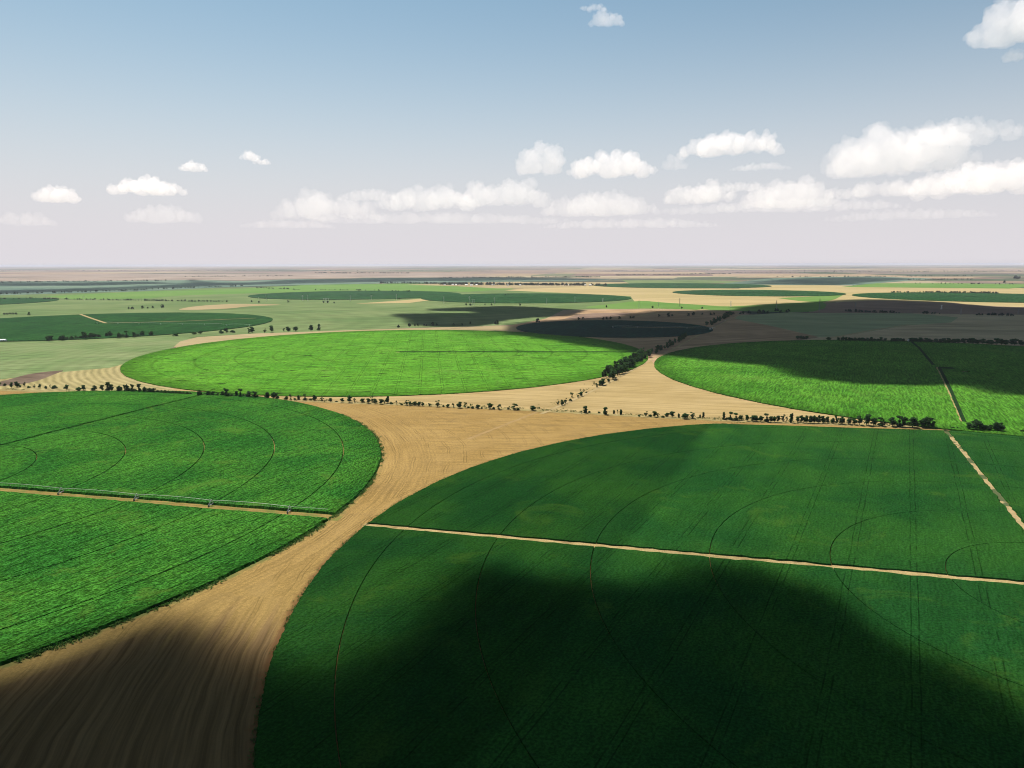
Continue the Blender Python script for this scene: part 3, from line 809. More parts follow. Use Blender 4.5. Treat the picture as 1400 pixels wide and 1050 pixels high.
def overhead_cloud(px, alt, cell, wid, tmax, mat, label, extra=(), rough=0.0, seed=0, grow=0.0):
    """An unseen flat-based cumulus whose shadow falls on the given patch of ground: footprint moved up along the sun's ray."""
    pts = [G(u, v) for u, v in px] + list(extra)
    poly = np.array(smooth_poly(pts, 5))
    sh = np.array((SUN.x, SUN.y)) * (alt / SUN.z)
    poly = poly + sh
    x0, y0 = poly.min(0) - cell * 2 - grow * 1.5; x1, y1 = poly.max(0) + cell * 2 + grow * 1.5
    nx, ny = int((x1 - x0) / cell) + 2, int((y1 - y0) / cell) + 2
    gx, gy = x0 + np.arange(nx) * cell, y0 + np.arange(ny) * cell
    X, Y = np.meshgrid(gx, gy)
    D = point_seg_dist(X, Y, poly.tolist())
    D = D + grow
    if rough:
        N = np.array([[mnoise.fractal(Vector((x / (rough * 6), y / (rough * 6), seed + .5)), 1.0, 2.0, 4) for x in gx] for y in gy])
        D = D + N * rough
    T = tmax * (1 - np.exp(-(np.maximum(D, 0) / wid) ** 2))
    P = np.array([[mnoise.fractal(Vector((x / (wid * 2 + 60), y / (wid * 2 + 60), seed + 9.5)), 1.0, 2.0, 3) for x in gx] for y in gy])
    top = T * np.clip(0.85 + 0.5 * P, 0.4, 1.6)
    bot = T * 0.12
    ins = D > 0
    cells = ins[:-1, :-1] & ins[1:, :-1] & ins[:-1, 1:] & ins[1:, 1:]
    use = np.zeros(ins.shape, bool); cnt = np.zeros(ins.shape, int)
    for a in (0, 1):
        for b in (0, 1):
            cnt[a:ny - 1 + a, b:nx - 1 + b] += cells
    use = cnt > 0; rim = use & (cnt < 4)
    it = -np.ones(ins.shape, int); ib = -np.ones(ins.shape, int)
    V = []
    for j in range(ny):
        for i in range(nx):
            if not use[j, i]: continue
            if rim[j, i]:
                it[j, i] = ib[j, i] = len(V); V.append((X[j, i], Y[j, i], alt))
            else:
                it[j, i] = len(V); V.append((X[j, i], Y[j, i], alt + top[j, i]))
                ib[j, i] = len(V); V.append((X[j, i], Y[j, i], alt - bot[j, i]))
    F = []
    for j in range(ny - 1):
        for i in range(nx - 1):
            if cells[j, i]:
                F.append((it[j, i], it[j, i + 1], it[j + 1, i + 1], it[j + 1, i]))
                F.append((ib[j, i], ib[j + 1, i], ib[j + 1, i + 1], ib[j, i + 1]))
    F = [tuple(int(q) for q in f) for f in F]
    o = mesh_obj('cloud_overhead', V, F, mat, smooth=True)
    tag(o, label, 'cloud', kind='stuff')
    return o


overhead_cloud([(-250, 975), (-100, 940), (20, 915), (90, 893), (150, 868), (205, 852), (255, 862), (300, 893), (350, 922), (400, 938), (450, 928), (500, 900), (545, 866),
                (580, 825), (620, 795), (655, 775), (700, 780), (760, 796), (830, 797), (900, 785), (960, 772), (1040, 782), (1110, 815), (1160, 850), (1210, 885), (1290, 915), (1380, 955), (1500, 1005)],
               2000, 8.0, 75.0, 220, M_over, 'broad cumulus overhead whose shadow lies on the front fields', extra=[(330, 80), (250, -150), (-250, -150), (-300, 60)], rough=10, seed=1, grow=16)
overhead_cloud([(1900, 570), (1600, 552), (1400, 537), (1310, 522), (1200, 523), (1130, 516), (1100, 506), (1040, 498), (960, 493), (925, 486), (865, 480), (800, 469), (740, 460), (704, 454), (716, 443), (780, 438),
                (850, 433), (880, 427), (960, 425), (1010, 424), (1025, 419.5), (1060, 416), (1110, 414), (1150, 411), (1200, 409.5), (1260, 412), (1310, 416), (1350, 419), (1420, 421), (1900, 424)],
               2000, 24.0, 90.0, 260, M_over_mid, 'large cumulus shading the right-hand circle and rough fields', rough=26, seed=2, grow=48)
overhead_cloud([(540, 430), (600, 428.5), (655, 427.3), (640, 425.2), (600, 424.3), (596, 422.6), (640, 420.5), (700, 419), (760, 422), (790, 424.5), (775, 430), (735, 433), (690, 436.5), (655, 443), (600, 446), (570, 443), (560, 437)],
               2000, 20.0, 80.0, 220, M_over_mid, 'small cumulus shading the meadow behind the bright circle', rough=22, seed=3, grow=40)
overhead_cloud([(590, 452), (640, 448), (715, 450), (755, 458), (700, 460), (650, 463), (610, 458)],
               2000, 12.0, 60.0, 130, M_over_thin, 'thin wisp of cloud shading the far edge of the bright circle', rough=12, seed=4)
overhead_cloud([(-200, 405), (0, 402), (100, 399), (200, 396), (300, 391), (400, 388), (500, 386), (600, 384.5), (700, 383.5), (800, 383), (840, 381), (700, 379.3), (600, 379.5), (500, 380.3), (400, 382), (330, 386), (285, 384),
                (260, 381), (240, 386), (200, 390), (100, 394), (0, 396), (-200, 397)],
               4400, 70.0, 110.0, 290, M_over_thin, 'long high cloud bank shading the distant fields at the left', rough=50, seed=5)
overhead_cloud([(-200, 392), (0, 391), (100, 391), (190, 389), (262, 387), (200, 385), (100, 386), (0, 385.3), (-200, 385)],
               4400, 60.0, 110.0, 290, M_over_thin, 'high cloud shading a distant strip at the left', rough=50, seed=6)
overhead_cloud([(1000, 387), (1050, 382), (1100, 380), (1180, 379), (1260, 381.5), (1200, 385.5), (1160, 389.5), (1060, 389), (1010, 388.4)],
               4400, 70.0, 110.0, 290, M_over_thin, 'high cloud shading a distant strip right of the village', rough=50, seed=7)
overhead_cloud([(1000, 745), (1060, 735), (1120, 742), (1130, 770), (1060, 775), (1000, 765)],
               2000, 6.0, 40.0, 110, M_over_thin, 'faint wisp of cloud dimming the front circle near its sandy track', rough=6, seed=8)
overhead_cloud([(160, 585), (190, 560), (250, 552), (330, 545), (340, 555), (280, 575), (210, 592)],
               2000, 7.0, 60.0, 100, M_over_thin, 'added thin cloud out of view, darkening a patch of the maize circle', rough=8, seed=9)  # added unseen cloud, its shadow stands in for a darker maize patch


ICO = {}
for _s in (1, 2):
    _bm = bmesh.new(); bmesh.ops.create_icosphere(_bm, subdivisions=_s, radius=1.0)
    ICO[_s] = (np.array([v.co[:] for v in _bm.verts]), np.array([[v.index for v in f.verts] for f in _bm.faces])); _bm.free()


def sky_cloud(u, v, wpx, hpx, dist, mat, label, seed, env=None, thick=0.55, name='cloud', nl=None, voxel=None, base_wob=0.06):
    """Flat-based cumulus: fractal lobes fused to one skin. (u, v) is the middle of its base on the survey grid."""
    rr = np.random.default_rng(seed)
    d = ray(u, v); d = d / math.hypot(d.x, d.y)
    px = dist / FPX
    W, Hh = wpx * px, hpx * px * 0.84
    base = Vector((d.x * dist, d.y * dist, H + d.z * dist))
    side = Vector((d.y, -d.x, 0)).normalized(); back = Vector((d.x, d.y, 0)).normalized()
    env = env or (lambda t: math.sqrt(max(0.0, 1 - (2 * t - 1) ** 2)) * 0.9 + 0.1)
    lobes = []
    n = nl or max(5, int(3.2 * W / max(Hh, 1)))
    for i in range(n):
        t = (i + rr.uniform(0.15, 0.85)) / n
        h = Hh * env(t) * rr.uniform(0.75, 1.05)
        r = min(h * 0.55, W * 0.22) * rr.uniform(0.8, 1.15)
        z = max(h - r, r * 0.35)
        y = float(np.clip(rr.normal(0, 1), -1.5, 1.5)) * min(0.12 * W, 0.6 * Hh)
        lobes.append(((t - 0.5) * W * 0.92, y, z, r))
        if z > 1.4 * r: lobes.append(((t - 0.5) * W * 0.9, y, z * 0.45, r * 1.1))
    allb = list(lobes)
    for (x, y, z, r) in lobes:
        for k in range(9):
            th, ph = rr.uniform(0, 2 * math.pi), rr.uniform(-0.2, 1.45)
            r2 = r * rr.uniform(0.28, 0.5)
            q = (x + r * 0.92 * math.cos(th) * math.cos(ph), y + r * 0.92 * math.sin(th) * math.cos(ph), z + r * 0.92 * math.sin(ph), r2)
            allb.append(q)
            for m2 in range(4):
                th2, ph2 = rr.uniform(0, 2 * math.pi), rr.uniform(-0.3, 1.5)
                r3 = r2 * rr.uniform(0.3, 0.5)
                allb.append((q[0] + r2 * .9 * math.cos(th2) * math.cos(ph2), q[1] + r2 * .9 * math.sin(th2) * math.cos(ph2), q[2] + r2 * .9 * math.sin(ph2), r3))
    VV, FF = [], []
    for (x, y, z, r) in allb:
        o = np.array(base + side * x + back * y + Vector((0, 0, z)))
        tv, tf = ICO[2 if r > Hh * 0.12 else 1]
        an = rr.uniform(0, 6.28)
        rot = np.array(((math.cos(an), -math.sin(an), 0), (math.sin(an), math.cos(an), 0), (0, 0, 1)))
        k0 = sum(len(q) for q in VV)
        VV.append(tv @ rot.T * (r * rr.uniform(0.95, 1.05)) + o); FF.append(tf + k0)
    VV = np.concatenate(VV); FF = np.concatenate(FF)
    zb = VV[:, 2] - base.z
    lim = Hh * base_wob * np.sin(VV[:, 0] * 9 / W) * np.sin(VV[:, 1] * 7 / W)
    VV[:, 2] = base.z + np.where(zb < lim, lim + (zb - lim) * 0.10, zb)
    me = bpy.data.meshes.new(name)
    me.from_pydata(VV.tolist(), [], FF.tolist()); me.update()
    me.materials.append(mat)
    ob = bpy.data.objects.new(name, me); COL.objects.link(ob)
    md = ob.modifiers.new('fuse', 'REMESH'); md.mode = 'VOXEL'; md.voxel_size = voxel or max(Hh / 34.0, W / 190.0)
    tx = bpy.data.textures.new('puff', 'CLOUDS'); tx.noise_scale = Hh * 0.16; tx.noise_depth = 3
    dm = ob.modifiers.new('puff', 'DISPLACE'); dm.texture = tx; dm.texture_coords = 'LOCAL'; dm.strength = Hh * 0.14; dm.mid_level = 0.5
    tx2 = bpy.data.textures.new('fine_puff', 'CLOUDS'); tx2.noise_scale = Hh * 0.055; tx2.noise_depth = 2
    dm2 = ob.modifiers.new('fine_puff', 'DISPLACE'); dm2.texture = tx2; dm2.texture_coords = 'LOCAL'; dm2.strength = Hh * 0.06; dm2.mid_level = 0.5
    tag(ob, label, 'cloud', 'cumulus clouds over the horizon')
    return ob


def cm(dist, hpx, od, an=0.0):
    return cloud_mat('cumulus', od / (1.7 * hpx * dist / FPX), an, (0.66, 0.60, 0.585))


SC = [
    # u, v(base), w, h, dist, optical depth over its height, label
    (77, 277, 48, 21, 14000, 4.0, 'small flat-based cumulus low at the far left of the sky'),
    (203, 266, 95, 22, 14000, 4.5, 'long low cumulus with a bumpy top above the left meadow'),
    (265, 234, 33, 14, 12000, 4.0, 'tiny cumulus just above the long left one'),
    (342, 220, 26, 14, 12000, 3.2, 'tiny ragged cumulus highest in the left half'),
    (358, 225, 24, 8, 12000, 2.2, 'thin tail of cloud hanging under the ragged left cumulus'),
    (225, 305, 92, 25, 22000, 1.2, 'faint low cloud beneath the long left cumulus'),
    (30, 308, 70, 18, 24000, 0.8, 'faintest cloud at the left edge of the sky'),
    (445, 300, 150, 38, 24000, 1.8, 'left end of the long low cloud bank'),
    (585, 288, 150, 36, 23000, 2.2, 'middle hump of the long low cloud bank'),
    (690, 282, 140, 40, 23000, 2.6, 'tallest hump of the long low cloud bank'),
    (820, 295, 170, 32, 24000, 1.8, 'right end of the long low cloud bank'),
    (600, 306, 420, 16, 30000, 0.7, 'pale veil of cloud beneath the long bank'),
    (740, 238, 56, 50, 13000, 4.5, 'rounded upright cumulus alone near the middle of the sky'),
    (836, 243, 122, 36, 14000, 4.5, 'cumulus sloping down to the right beside the upright one'),
    (922, 232, 28, 24, 15000, 1.6, 'faint puff between two larger cumulus'),
    (996, 213, 138, 33, 13000, 4.5, 'flat-based cumulus with three bumps right of the middle'),
    (1040, 233, 80, 10, 16000, 0.9, 'faint streak of cloud under the three-bump cumulus'),
    (1226, 237, 172, 66, 12500, 4.0, 'biggest cumulus with a wide shaded base at the right'),
    (1318, 196, 130, 30, 12800, 1.6, 'wispy tail blowing right from the biggest cumulus'),
    (1165, 236, 70, 38, 14000, 1.0, 'faint ragged cloud at the left of the biggest cumulus'),
    (1350, 266, 190, 46, 15000, 4.0, 'long cumulus reaching out of the right edge'),
    (1080, 284, 120, 42, 17000, 3.0, 'low cumulus with a square right shoulder'),
    (955, 278, 100, 30, 18000, 2.6, 'low rounded cumulus between bank and square cumulus'),
    (1240, 268, 200, 22, 19000, 1.6, 'thin low layer of cloud under the biggest cumulus'),
    (860, 312, 260, 14, 30000, 0.8, 'pale veil of cloud low in the middle of the sky'),
    (395, 312, 130, 12, 30000, 0.7, 'pale veil of cloud under the left end of the bank'),
    (1060, 290, 330, 18, 26000, 0.9, 'pale veil of cloud beneath the square cumulus'),
    (1010, 262, 90, 14, 21000, 0.9, 'faint strip of cloud above the low rounded cumulus'),
    (505, 274, 90, 16, 25000, 1.0, 'faint strip of cloud on top of the left part of the bank'),
    (1240, 300, 200, 14, 26000, 0.6, 'pale veil of cloud low at the right'),
    (1398, 58, 104, 66, 7000, 5.5, 'bright white cloud filling the top right corner'),
    (1392, 83, 30, 14, 7000, 1.2, 'small wisp under the top right cloud'),
    (830, 36, 46, 19, 7000, 2.2, 'small white wisp high in the middle of the sky'),
    (811, 15, 38, 9, 7000, 1.0, 'thin white wisp topmost in the middle of the sky'),
]
for i, (u, v, wp, hp, ds, od, lab) in enumerate(SC):
    sky_cloud(u, v, wp, hp, ds, cm(ds, hp, od * 0.55), lab, 100 + i)

# ------------------------------------------------------------------ trees
def leaf_mat(name, c1, c2):
    mt, nt, b = new_mat(name)
    p = nt.pos()
    n = nt.rng(nt.noise(p, 0.55, 3, 0.6), 0.3, 0.7)
    k = nt.n.new('ShaderNodeObjectInfo')
    col = nt.mix(n, c1, c2)
    col = nt.scale(col, nt.math('ADD', 0.8, nt.math('MULTIPLY', k.outputs['Random'], 0.45)))
    nt.put(b.inputs['Base Color'], col)
    b.inputs['Specular IOR Level'].default_value = 0.05
    tr = nt.n.new('ShaderNodeBsdfTranslucent'); nt.put(tr.inputs['Color'], nt.scale(nt.mix(0.3, col, (0.06, 0.11, 0.02)), 1.5))
    mx = nt.n.new('ShaderNodeMixShader'); mx.inputs[0].default_value = 0.38
    nt.l.new(b.outputs[0], mx.inputs[1]); nt.l.new(tr.outputs[0], mx.inputs[2])
    nt.l.new(mx.outputs[0], mt.node_tree.nodes['Material Output'].inputs['Surface'])
    return mt


M_leaf = leaf_mat('leaf_dark', (0.015, 0.044, 0.015), (0.030, 0.072, 0.024))
M_leafo = leaf_mat('leaf_olive', (0.022, 0.046, 0.014), (0.036, 0.066, 0.020))
M_bark, _n, _b = new_mat('bark')
_b.inputs['Base Color'].default_value = (0.06, 0.045, 0.035, 1)


def crown_mesh(name, clumps, nleaf, ls, seed, mat):
    rr = np.random.default_rng(seed)
    V, F = [], []
    for (x, y, z, rx, rz) in clumps:
        for k in range(int(nleaf * 1.25)):
            d = rr.normal(0, 1, 3); d /= np.linalg.norm(d)
            q = rr.uniform(0.35, 1.08)
            p = np.array((x + d[0] * rx * q, y + d[1] * rx * q, z + d[2] * rz * q))
            a = rr.normal(0, 1, 3) * 0.6 + d; a /= np.linalg.norm(a)
            u = np.cross(a, rr.normal(0, 1, 3)); u /= np.linalg.norm(u) + 1e-6
            w2 = np.cross(a, u)
            s = ls * 1.25 * rr.uniform(0.6, 1.35)
            i = len(V)
            V += [p + u * s, p + w2 * s * 0.8, p - u * s * 0.9, p - w2 * s * 0.8 + a * s * 0.25]
            F.append((i, i + 1, i + 2, i + 3))
    V = [v if v[2] > 0.06 else np.array((v[0], v[1], 0.06)) for v in V]
    me = bpy.data.meshes.new(name)
    me.from_pydata([tuple(v) for v in V], [], F); me.update()
    me.materials.append(mat)
    return me


def limb(V, F, a, b, ra, rb, n=6):
    a, b = Vector(a), Vector(b)
    t = (b - a).normalized(); u = t.orthogonal().normalized(); v = t.cross(u)
    i = len(V)
    for c, r in ((a, ra), (b, rb)):
        for k in range(n):
            th = 2 * math.pi * k / n
            V.append(c + u * (r * math.cos(th)) + v * (r * math.sin(th)))
    for k in range(n):
        F.append((i + k, i + (k + 1) % n, i + n + (k + 1) % n, i + n + k))


def trunk_mesh(name, top, r, clumps, seed):
    V, F = [], []
    rr = random.Random(seed)
    pts = [(0, 0, 0)]
    for k in range(1, 5):
        pts.append((rr.uniform(-.12, .12) * k, rr.uniform(-.12, .12) * k, top * k / 4))
    for k in range(4): limb(V, F, pts[k], pts[k + 1], r * (1 - .2 * k), r * (1 - .2 * (k + 1)))
    for c in clumps[:9]:
        if c[2] > top * 0.35:
            k = min(3, max(1, int(4 * (c[2] * 0.6) / top)))
            limb(V, F, pts[k], (c[0], c[1], c[2]), r * 0.45, r * 0.12, 5)
    me = bpy.data.meshes.new(name)
    me.from_pydata([tuple(v) for v in V], [], F); me.update(); me.materials.append(M_bark)
    return me


# every prototype is 10 m tall; (crown clumps, trunk)
def make_protos():
    P = {}
    def add(kind, clumps, nleaf, ls, mat, ttop, tr, seed):
        P.setdefault(kind, []).append((crown_mesh('crown', clumps, nleaf, ls, seed, mat), trunk_mesh('trunk', ttop, tr, clumps, seed)))
    for s in range(4):                                   # broad rounded
        rr = random.Random(10 + s); cl = []
        for k in range(13):
            th = rr.uniform(0, 6.28); q = rr.uniform(0.2, 1) ** .6
            z = rr.uniform(2.6, 8.6); w_ = 3.0 * math.sin(math.pi * (0.12 + 0.8 * (z - 1.6) / 8.4)) * q
            cl.append((w_ * math.cos(th), w_ * math.sin(th), z, rr.uniform(1.2, 1.9), rr.uniform(1.0, 1.6)))
        cl += [(0, 0, 8.6, 1.3, 1.3), (0, 0, 5.5, 2.2, 2.4), (0.5, -0.3, 3.0, 2.4, 1.6)]
        add('round', cl, 62, 0.42, M_leaf, 7.5, 0.28, s)
    for s in range(3):                                   # tall, narrow
        rr = random.Random(30 + s); cl = []
        for k in range(13):
            z = 1.2 + 8.2 * k / 12; w_ = 1.0 * math.sin(math.pi * (0.18 + 0.72 * k / 12))
            cl.append((rr.uniform(-.6, .6), rr.uniform(-.6, .6), z, w_ + .35, 0.95))
        add('poplar', cl, 60, 0.36, M_leaf, 9.0, 0.2, 40 + s)
    for s in range(3):                                   # open, ragged, limbs with gaps
        rr = random.Random(50 + s); cl = []
        for k in range(8):
            th = rr.uniform(0, 6.28); z = rr.uniform(3.2, 9.2); q = rr.uniform(.8, 3.0) * (1.1 - abs(z - 6) / 7)
            cl.append((q * math.cos(th), q * math.sin(th), z, rr.uniform(.7, 1.25), rr.uniform(.6, 1.0)))
        cl += [(0, 0, 2.2, 1.5, 1.2), (0.4, 0.2, 5.2, 1.0, 1.4)]
        add('open', cl, 55, 0.36, M_leafo if s == 1 else M_leaf, 8.2, 0.24, 60 + s)
    for s in range(3):                                   # two-headed: trunk, waist, crown
        rr = random.Random(70 + s); cl = []
        for k in range(6): cl.append((rr.uniform(-1.5, 1.5), rr.uniform(-1.5, 1.5), rr.uniform(1.0, 3.6), 1.3, 1.2))
        for k in range(6): cl.append((rr.uniform(-1.1, 1.1), rr.uniform(-1.1, 1.1), rr.uniform(6.2, 8.9), 1.15, 1.0))
        cl.append((0.2, 0, 5.0, 0.8, 1.2))
        add('headed', cl, 60, 0.38, M_leaf, 8.0, 0.24, 80 + s)
    for s in range(4):                                   # bush, wide: 10 tall 12 wide
        rr = random.Random(90 + s); cl = []
        for k in range(12):
            th = rr.uniform(0, 6.28); q = rr.uniform(0, 4.2); z = rr.uniform(1.6, 7.6 - q)  if q < 5 else 2
            cl.append((q * math.cos(th), q * math.sin(th), max(1.5, z), rr.uniform(1.6, 2.4), rr.uniform(1.5, 2.2)))
        add('bush', cl, 50, 0.62, M_leafo if s == 2 else M_leaf, 4.0, 0.3, 100 + s)
    return P


PROTO = make_protos()
WPROTO = {'round': 8.0, 'poplar': 3.2, 'open': 6.4, 'headed': 4.8, 'bush': 11.5}
TREES = []


def plant(u, v, hpx, wpx, kind, label, group, cat=None, xy=None, h=None):
    x, y = xy if xy is not None else G(u, v)
    if u > 1005 and v > 570:                     # keep clear of the clipped edge of the front crop
        sd_ = (x - CLIP1[0][0]) * CLIP1[1][0] + (y - CLIP1[0][1]) * CLIP1[1][1]
        if sd_ < 4.5: x, y = x + CLIP1[1][0] * (4.5 - sd_), y + CLIP1[1][1] * (4.5 - sd_)
    dist = math.hypot(x, y)
    s = (h if h is not None else hpx * y / FPX * 1.2 + (1.2 if (u < 395 and 520 < v < 548) else 0.9 if (u > 1010 and v > 570) else 0.0)) / 10.0
    wd = (wpx * y / FPX) * 1.28 / WPROTO[kind] if wpx else s * random.uniform(0.85, 1.25)
    wd = max(0.55 * s, min(2.4 * s, wd))
    cmesh, tmesh = random.choice(PROTO[kind])
    nm = 'bush' if kind == 'bush' else 'tree'
    root = bpy.data.objects.new(nm, None); COL.objects.link(root)
    root.empty_display_size = 0.5
    root.location = (x, y, 0.1); root.rotation_euler = (0, 0, random.uniform(0, 6.28)); root.scale = (wd, wd, s)
    tag(root, label, cat or nm, group)
    for n2, me in (('crown', cmesh), ('trunk', tmesh)):
        o = bpy.data.objects.new(n2, me); COL.objects.link(o); o.parent = root
    TREES.append(root)


# the long roadside row, surveyed tree by tree: u, v(foot), height, width, kind
r_, p_, o_, h_, b_ = 'round', 'poplar', 'open', 'headed', 'bush'
ROWT = [(0, 526.5, 3, 4, b_), (7, 527.5, 2.5, 4, b_), (16, 530.5, 5.5, 4, r_), (23.5, 530, 6, 6, r_), (27.5, 529.5, 2, 4, b_), (33.5, 528, 4, 3, o_), (39, 530.5, 2, 5, b_), (47, 530.5, 3, 3, o_), (54.5, 531, 4, 4, r_),
        (62.5, 531.5, 3, 4, b_), (69, 530.5, 3, 2, o_), (74.5, 531.5, 4, 6, b_), (91, 533, 5, 6, r_), (108, 534, 4.5, 7, b_), (115, 534, 5.2, 6, r_), (126.5, 534, 3, 5, b_), (130, 534, 5, 5, r_), (140, 534.7, 6, 5, r_),
        (148, 535, 9.7, 6, h_), (152.5, 535, 7, 5, r_), (163.5, 535.7, 6, 8, r_), (171, 536, 8, 5, o_), (174, 536, 8, 4, r_), (177, 536.2, 5, 6, b_), (181.5, 536.3, 9.5, 4, h_), (186, 536.3, 4, 5, b_), (190.5, 536.6, 9, 5, h_), (198, 537, 6, 6, r_),
        (205, 537.5, 5, 7, r_), (210, 537.8, 5, 6, r_), (216, 538, 4, 6, b_), (221, 538.3, 4, 6, b_), (226, 538.5, 4.2, 6, b_), (231, 538.8, 4, 6, b_), (236, 539, 4, 6, b_), (241, 539.2, 3.8, 6, b_), (246, 539.5, 3.8, 6, b_), (251, 539.8, 3.6, 6, b_),
        (256, 540, 3.4, 6, b_), (261, 540.2, 2.5, 4, b_), (273, 541, 5.5, 7, r_), (285, 541.5, 5, 6, r_), (291, 541.7, 4.6, 6, r_), (298, 542, 4, 6, b_), (304, 542, 5, 5, r_), (310, 543, 10.5, 6, h_), (317, 543, 4, 6, b_), (323, 543, 6, 5, r_),
        (329, 543.5, 9, 5, h_), (333, 543, 3, 5, b_), (340, 544, 7, 8, r_), (349, 544.5, 8, 6, h_), (365, 545.2, 6.7, 7, r_), (375, 545.6, 7, 8, r_), (380, 546, 4, 5, b_), (392, 546.5, 4, 5, b_), (397.5, 546.5, 6.7, 4, o_), (403, 546.8, 3, 4, b_),
        (408.5, 546.8, 5.5, 3, p_), (417, 547, 7, 4, h_), (424, 547.5, 3.2, 4, b_), (430, 548, 7, 6, r_), (440.5, 548.5, 5, 4, o_), (451.5, 549.5, 4.6, 5, r_), (460, 549.5, 1.6, 4, b_), (468, 550, 5, 5, r_), (478, 550.6, 8.7, 7, r_), (485, 550.5, 6, 3, o_),
        (496, 550.8, 5, 6, r_), (504, 551.6, 6, 6, r_), (509, 550.5, 7, 5, o_), (513, 552, 6, 6, r_), (521, 552.5, 6, 6, r_), (526, 552.3, 5, 5, o_), (530, 551.5, 8.3, 5, r_), (534.5, 552.6, 3.5, 5, b_), (542.5, 553.6, 5, 3, o_), (549, 554, 2.5, 4, b_),
        (556, 554.2, 6.5, 6, o_), (561, 554.6, 5, 6, r_), (567, 554.8, 5, 6, r_), (573, 555, 5, 6, r_), (578, 555.2, 4.6, 4, r_), (587, 555.5, 4, 4, o_), (598, 556.3, 7.6, 7, o_), (606, 556.3, 3, 3, b_), (612.5, 557, 4, 5, r_), (620, 557.2, 5, 4, o_),
        (628.5, 558, 7.6, 7, r_), (636, 557.7, 6.6, 5, o_), (640, 558, 3, 4, b_), (646, 558.7, 3.6, 5, b_), (653, 558.8, 5, 6, r_), (659, 558.9, 2.5, 3, b_), (670, 559, 7, 7, r_), (674.5, 559.7, 4, 4, b_), (682, 560, 6.2, 7, o_), (695, 560, 4, 5, o_),
        (703, 560.3, 7.2, 9, o_), (709, 561, 4, 4, b_), (729, 561.2, 5.6, 7.5, r_), (795, 564, 1.8, 3, b_), (800.5, 564.7, 9, 6, h_), (806, 564.5, 3, 4, b_), (818.5, 565.2, 3, 4, b_), (827, 566.7, 10, 6, h_), (839.5, 566, 4.5, 2.5, p_), (844.5, 566, 5, 2.5, o_),
        (849, 567.2, 6.2, 3, p_), (873.5, 569.6, 2.5, 4, b_), (883, 569, 6, 5, o_), (889, 570, 4, 5, b_), (895, 570.2, 7, 6, r_), (899.5, 570.3, 5, 4, o_), (906.5, 571.2, 3, 5, b_), (912, 570, 5, 6, r_), (919, 570.3, 6.6, 7, r_), (928, 571.2, 5, 2.5, p_),
        (936.5, 572.6, 6.7, 9, r_), (947, 572.3, 8, 7, o_), (957, 571.5, 4, 2, p_), (961.5, 571.6, 7, 2.5, p_), (977, 572.6, 2, 3, b_), (989.5, 574, 9, 3, p_), (993.5, 574.2, 4, 4, b_), (998.5, 574.5, 10, 5, h_), (1006, 574.9, 9, 6, h_),
        (1013, 575, 5, 6, r_), (1021.5, 575.7, 6, 6, r_), (1028.5, 576.2, 6, 7, r_), (1034, 576.4, 6, 7, r_), (1040, 576.7, 6, 7, r_), (1048, 577, 9.2, 6, h_), (1053.5, 577.2, 6, 6, r_), (1058.5, 577.3, 6, 6, r_), (1063.5, 577.3, 6.8, 5, r_),
        (1071, 576.6, 8, 6, o_), (1075.5, 577, 5, 4, o_), (1081.5, 578, 10, 4, p_), (1091, 577.8, 6, 6, r_), (1096, 578.2, 8, 6, r_), (1102, 578.5, 8, 7, r_), (1107.5, 578.7, 8, 7, r_), (1113, 578.9, 8.4, 7, r_), (1119, 579, 8.6, 7, r_),
        (1125, 579.2, 8, 7, r_), (1131, 579.4, 7.5, 5, r_), (1138.5, 579.5, 6, 6, r_), (1143, 579.8, 9, 6, o_), (1151, 580.2, 8, 8, r_), (1160, 580.5, 6.5, 8, r_), (1168, 580.9, 7, 8, r_), (1175, 581.3, 10.5, 8, r_), (1184.5, 581.8, 12.5, 10, r_),
        (1194, 582.2, 8.5, 8, r_), (1204, 582.7, 9.5, 7, h_), (1209, 582.6, 7, 5, o_), (1220, 583.2, 10, 10, r_), (1229, 583.7, 12.2, 8, h_), (1236, 583.9, 11.2, 8, r_), (1247, 584.6, 11.5, 13, r_), (1255, 584.7, 8, 6, o_), (1262, 585, 10, 8, r_),
        (1268.5, 585.2, 11.4, 13, r_), (1275, 585.4, 7, 6, r_), (1303, 586.6, 2.2, 5, b_), (1309, 586.7, 1.8, 5, b_), (1325, 588, 7.5, 8, r_), (1333, 588.5, 12.2, 13, r_), (1341, 588.7, 8, 8, r_), (1347, 589.2, 6, 7, r_), (1353, 589.5, 6.5, 7, r_),
        (1361.5, 590, 10.2, 10, r_), (1368, 590.3, 9.8, 10, r_), (1398, 591.4, 3.2, 6, b_)]
MARKS = [(0, 'the left edge of the photo'), (91, 'the round bush before the striped stubble'), (148, 'the tall tree beside the striped stubble'), (266, 'the gap where the maize track meets the road'), (310, 'the tallest tree above the maize circle'),
         (397, 'the corner where brown stubble begins'), (478, 'the big tree at the tip of the maize circle'), (530, 'the tall tree by the pale wedge'), (628.5, 'the darkest tree behind the brown stubble'), (729, 'the lone round tree before the junction'),
         (763, 'the junction with the diagonal road'), (827, 'the tall waisted tree below the pale triangle'), (936.5, 'the broad tree below the pale triangle'), (998.5, 'the tall pair where the dark crop meets the road'), (1081.5, 'the slender tree over the dark crop'),
         (1184.5, 'the tallest clump behind the dark crop'), (1284, 'the sandy yard'), (1400, 'the right edge of the photo')]
ORD = ['first', 'second', 'third', 'fourth', 'fifth', 'sixth', 'seventh', 'eighth', 'ninth', 'tenth', 'eleventh', 'twelfth', 'thirteenth', 'fourteenth']
LOOK = {'round': 'leafy dark tree', 'poplar': 'slender upright tree', 'open': 'ragged open tree', 'headed': 'tall two-tiered tree', 'bush': 'low dark bush'}
us = [t[0] for t in ROWT]
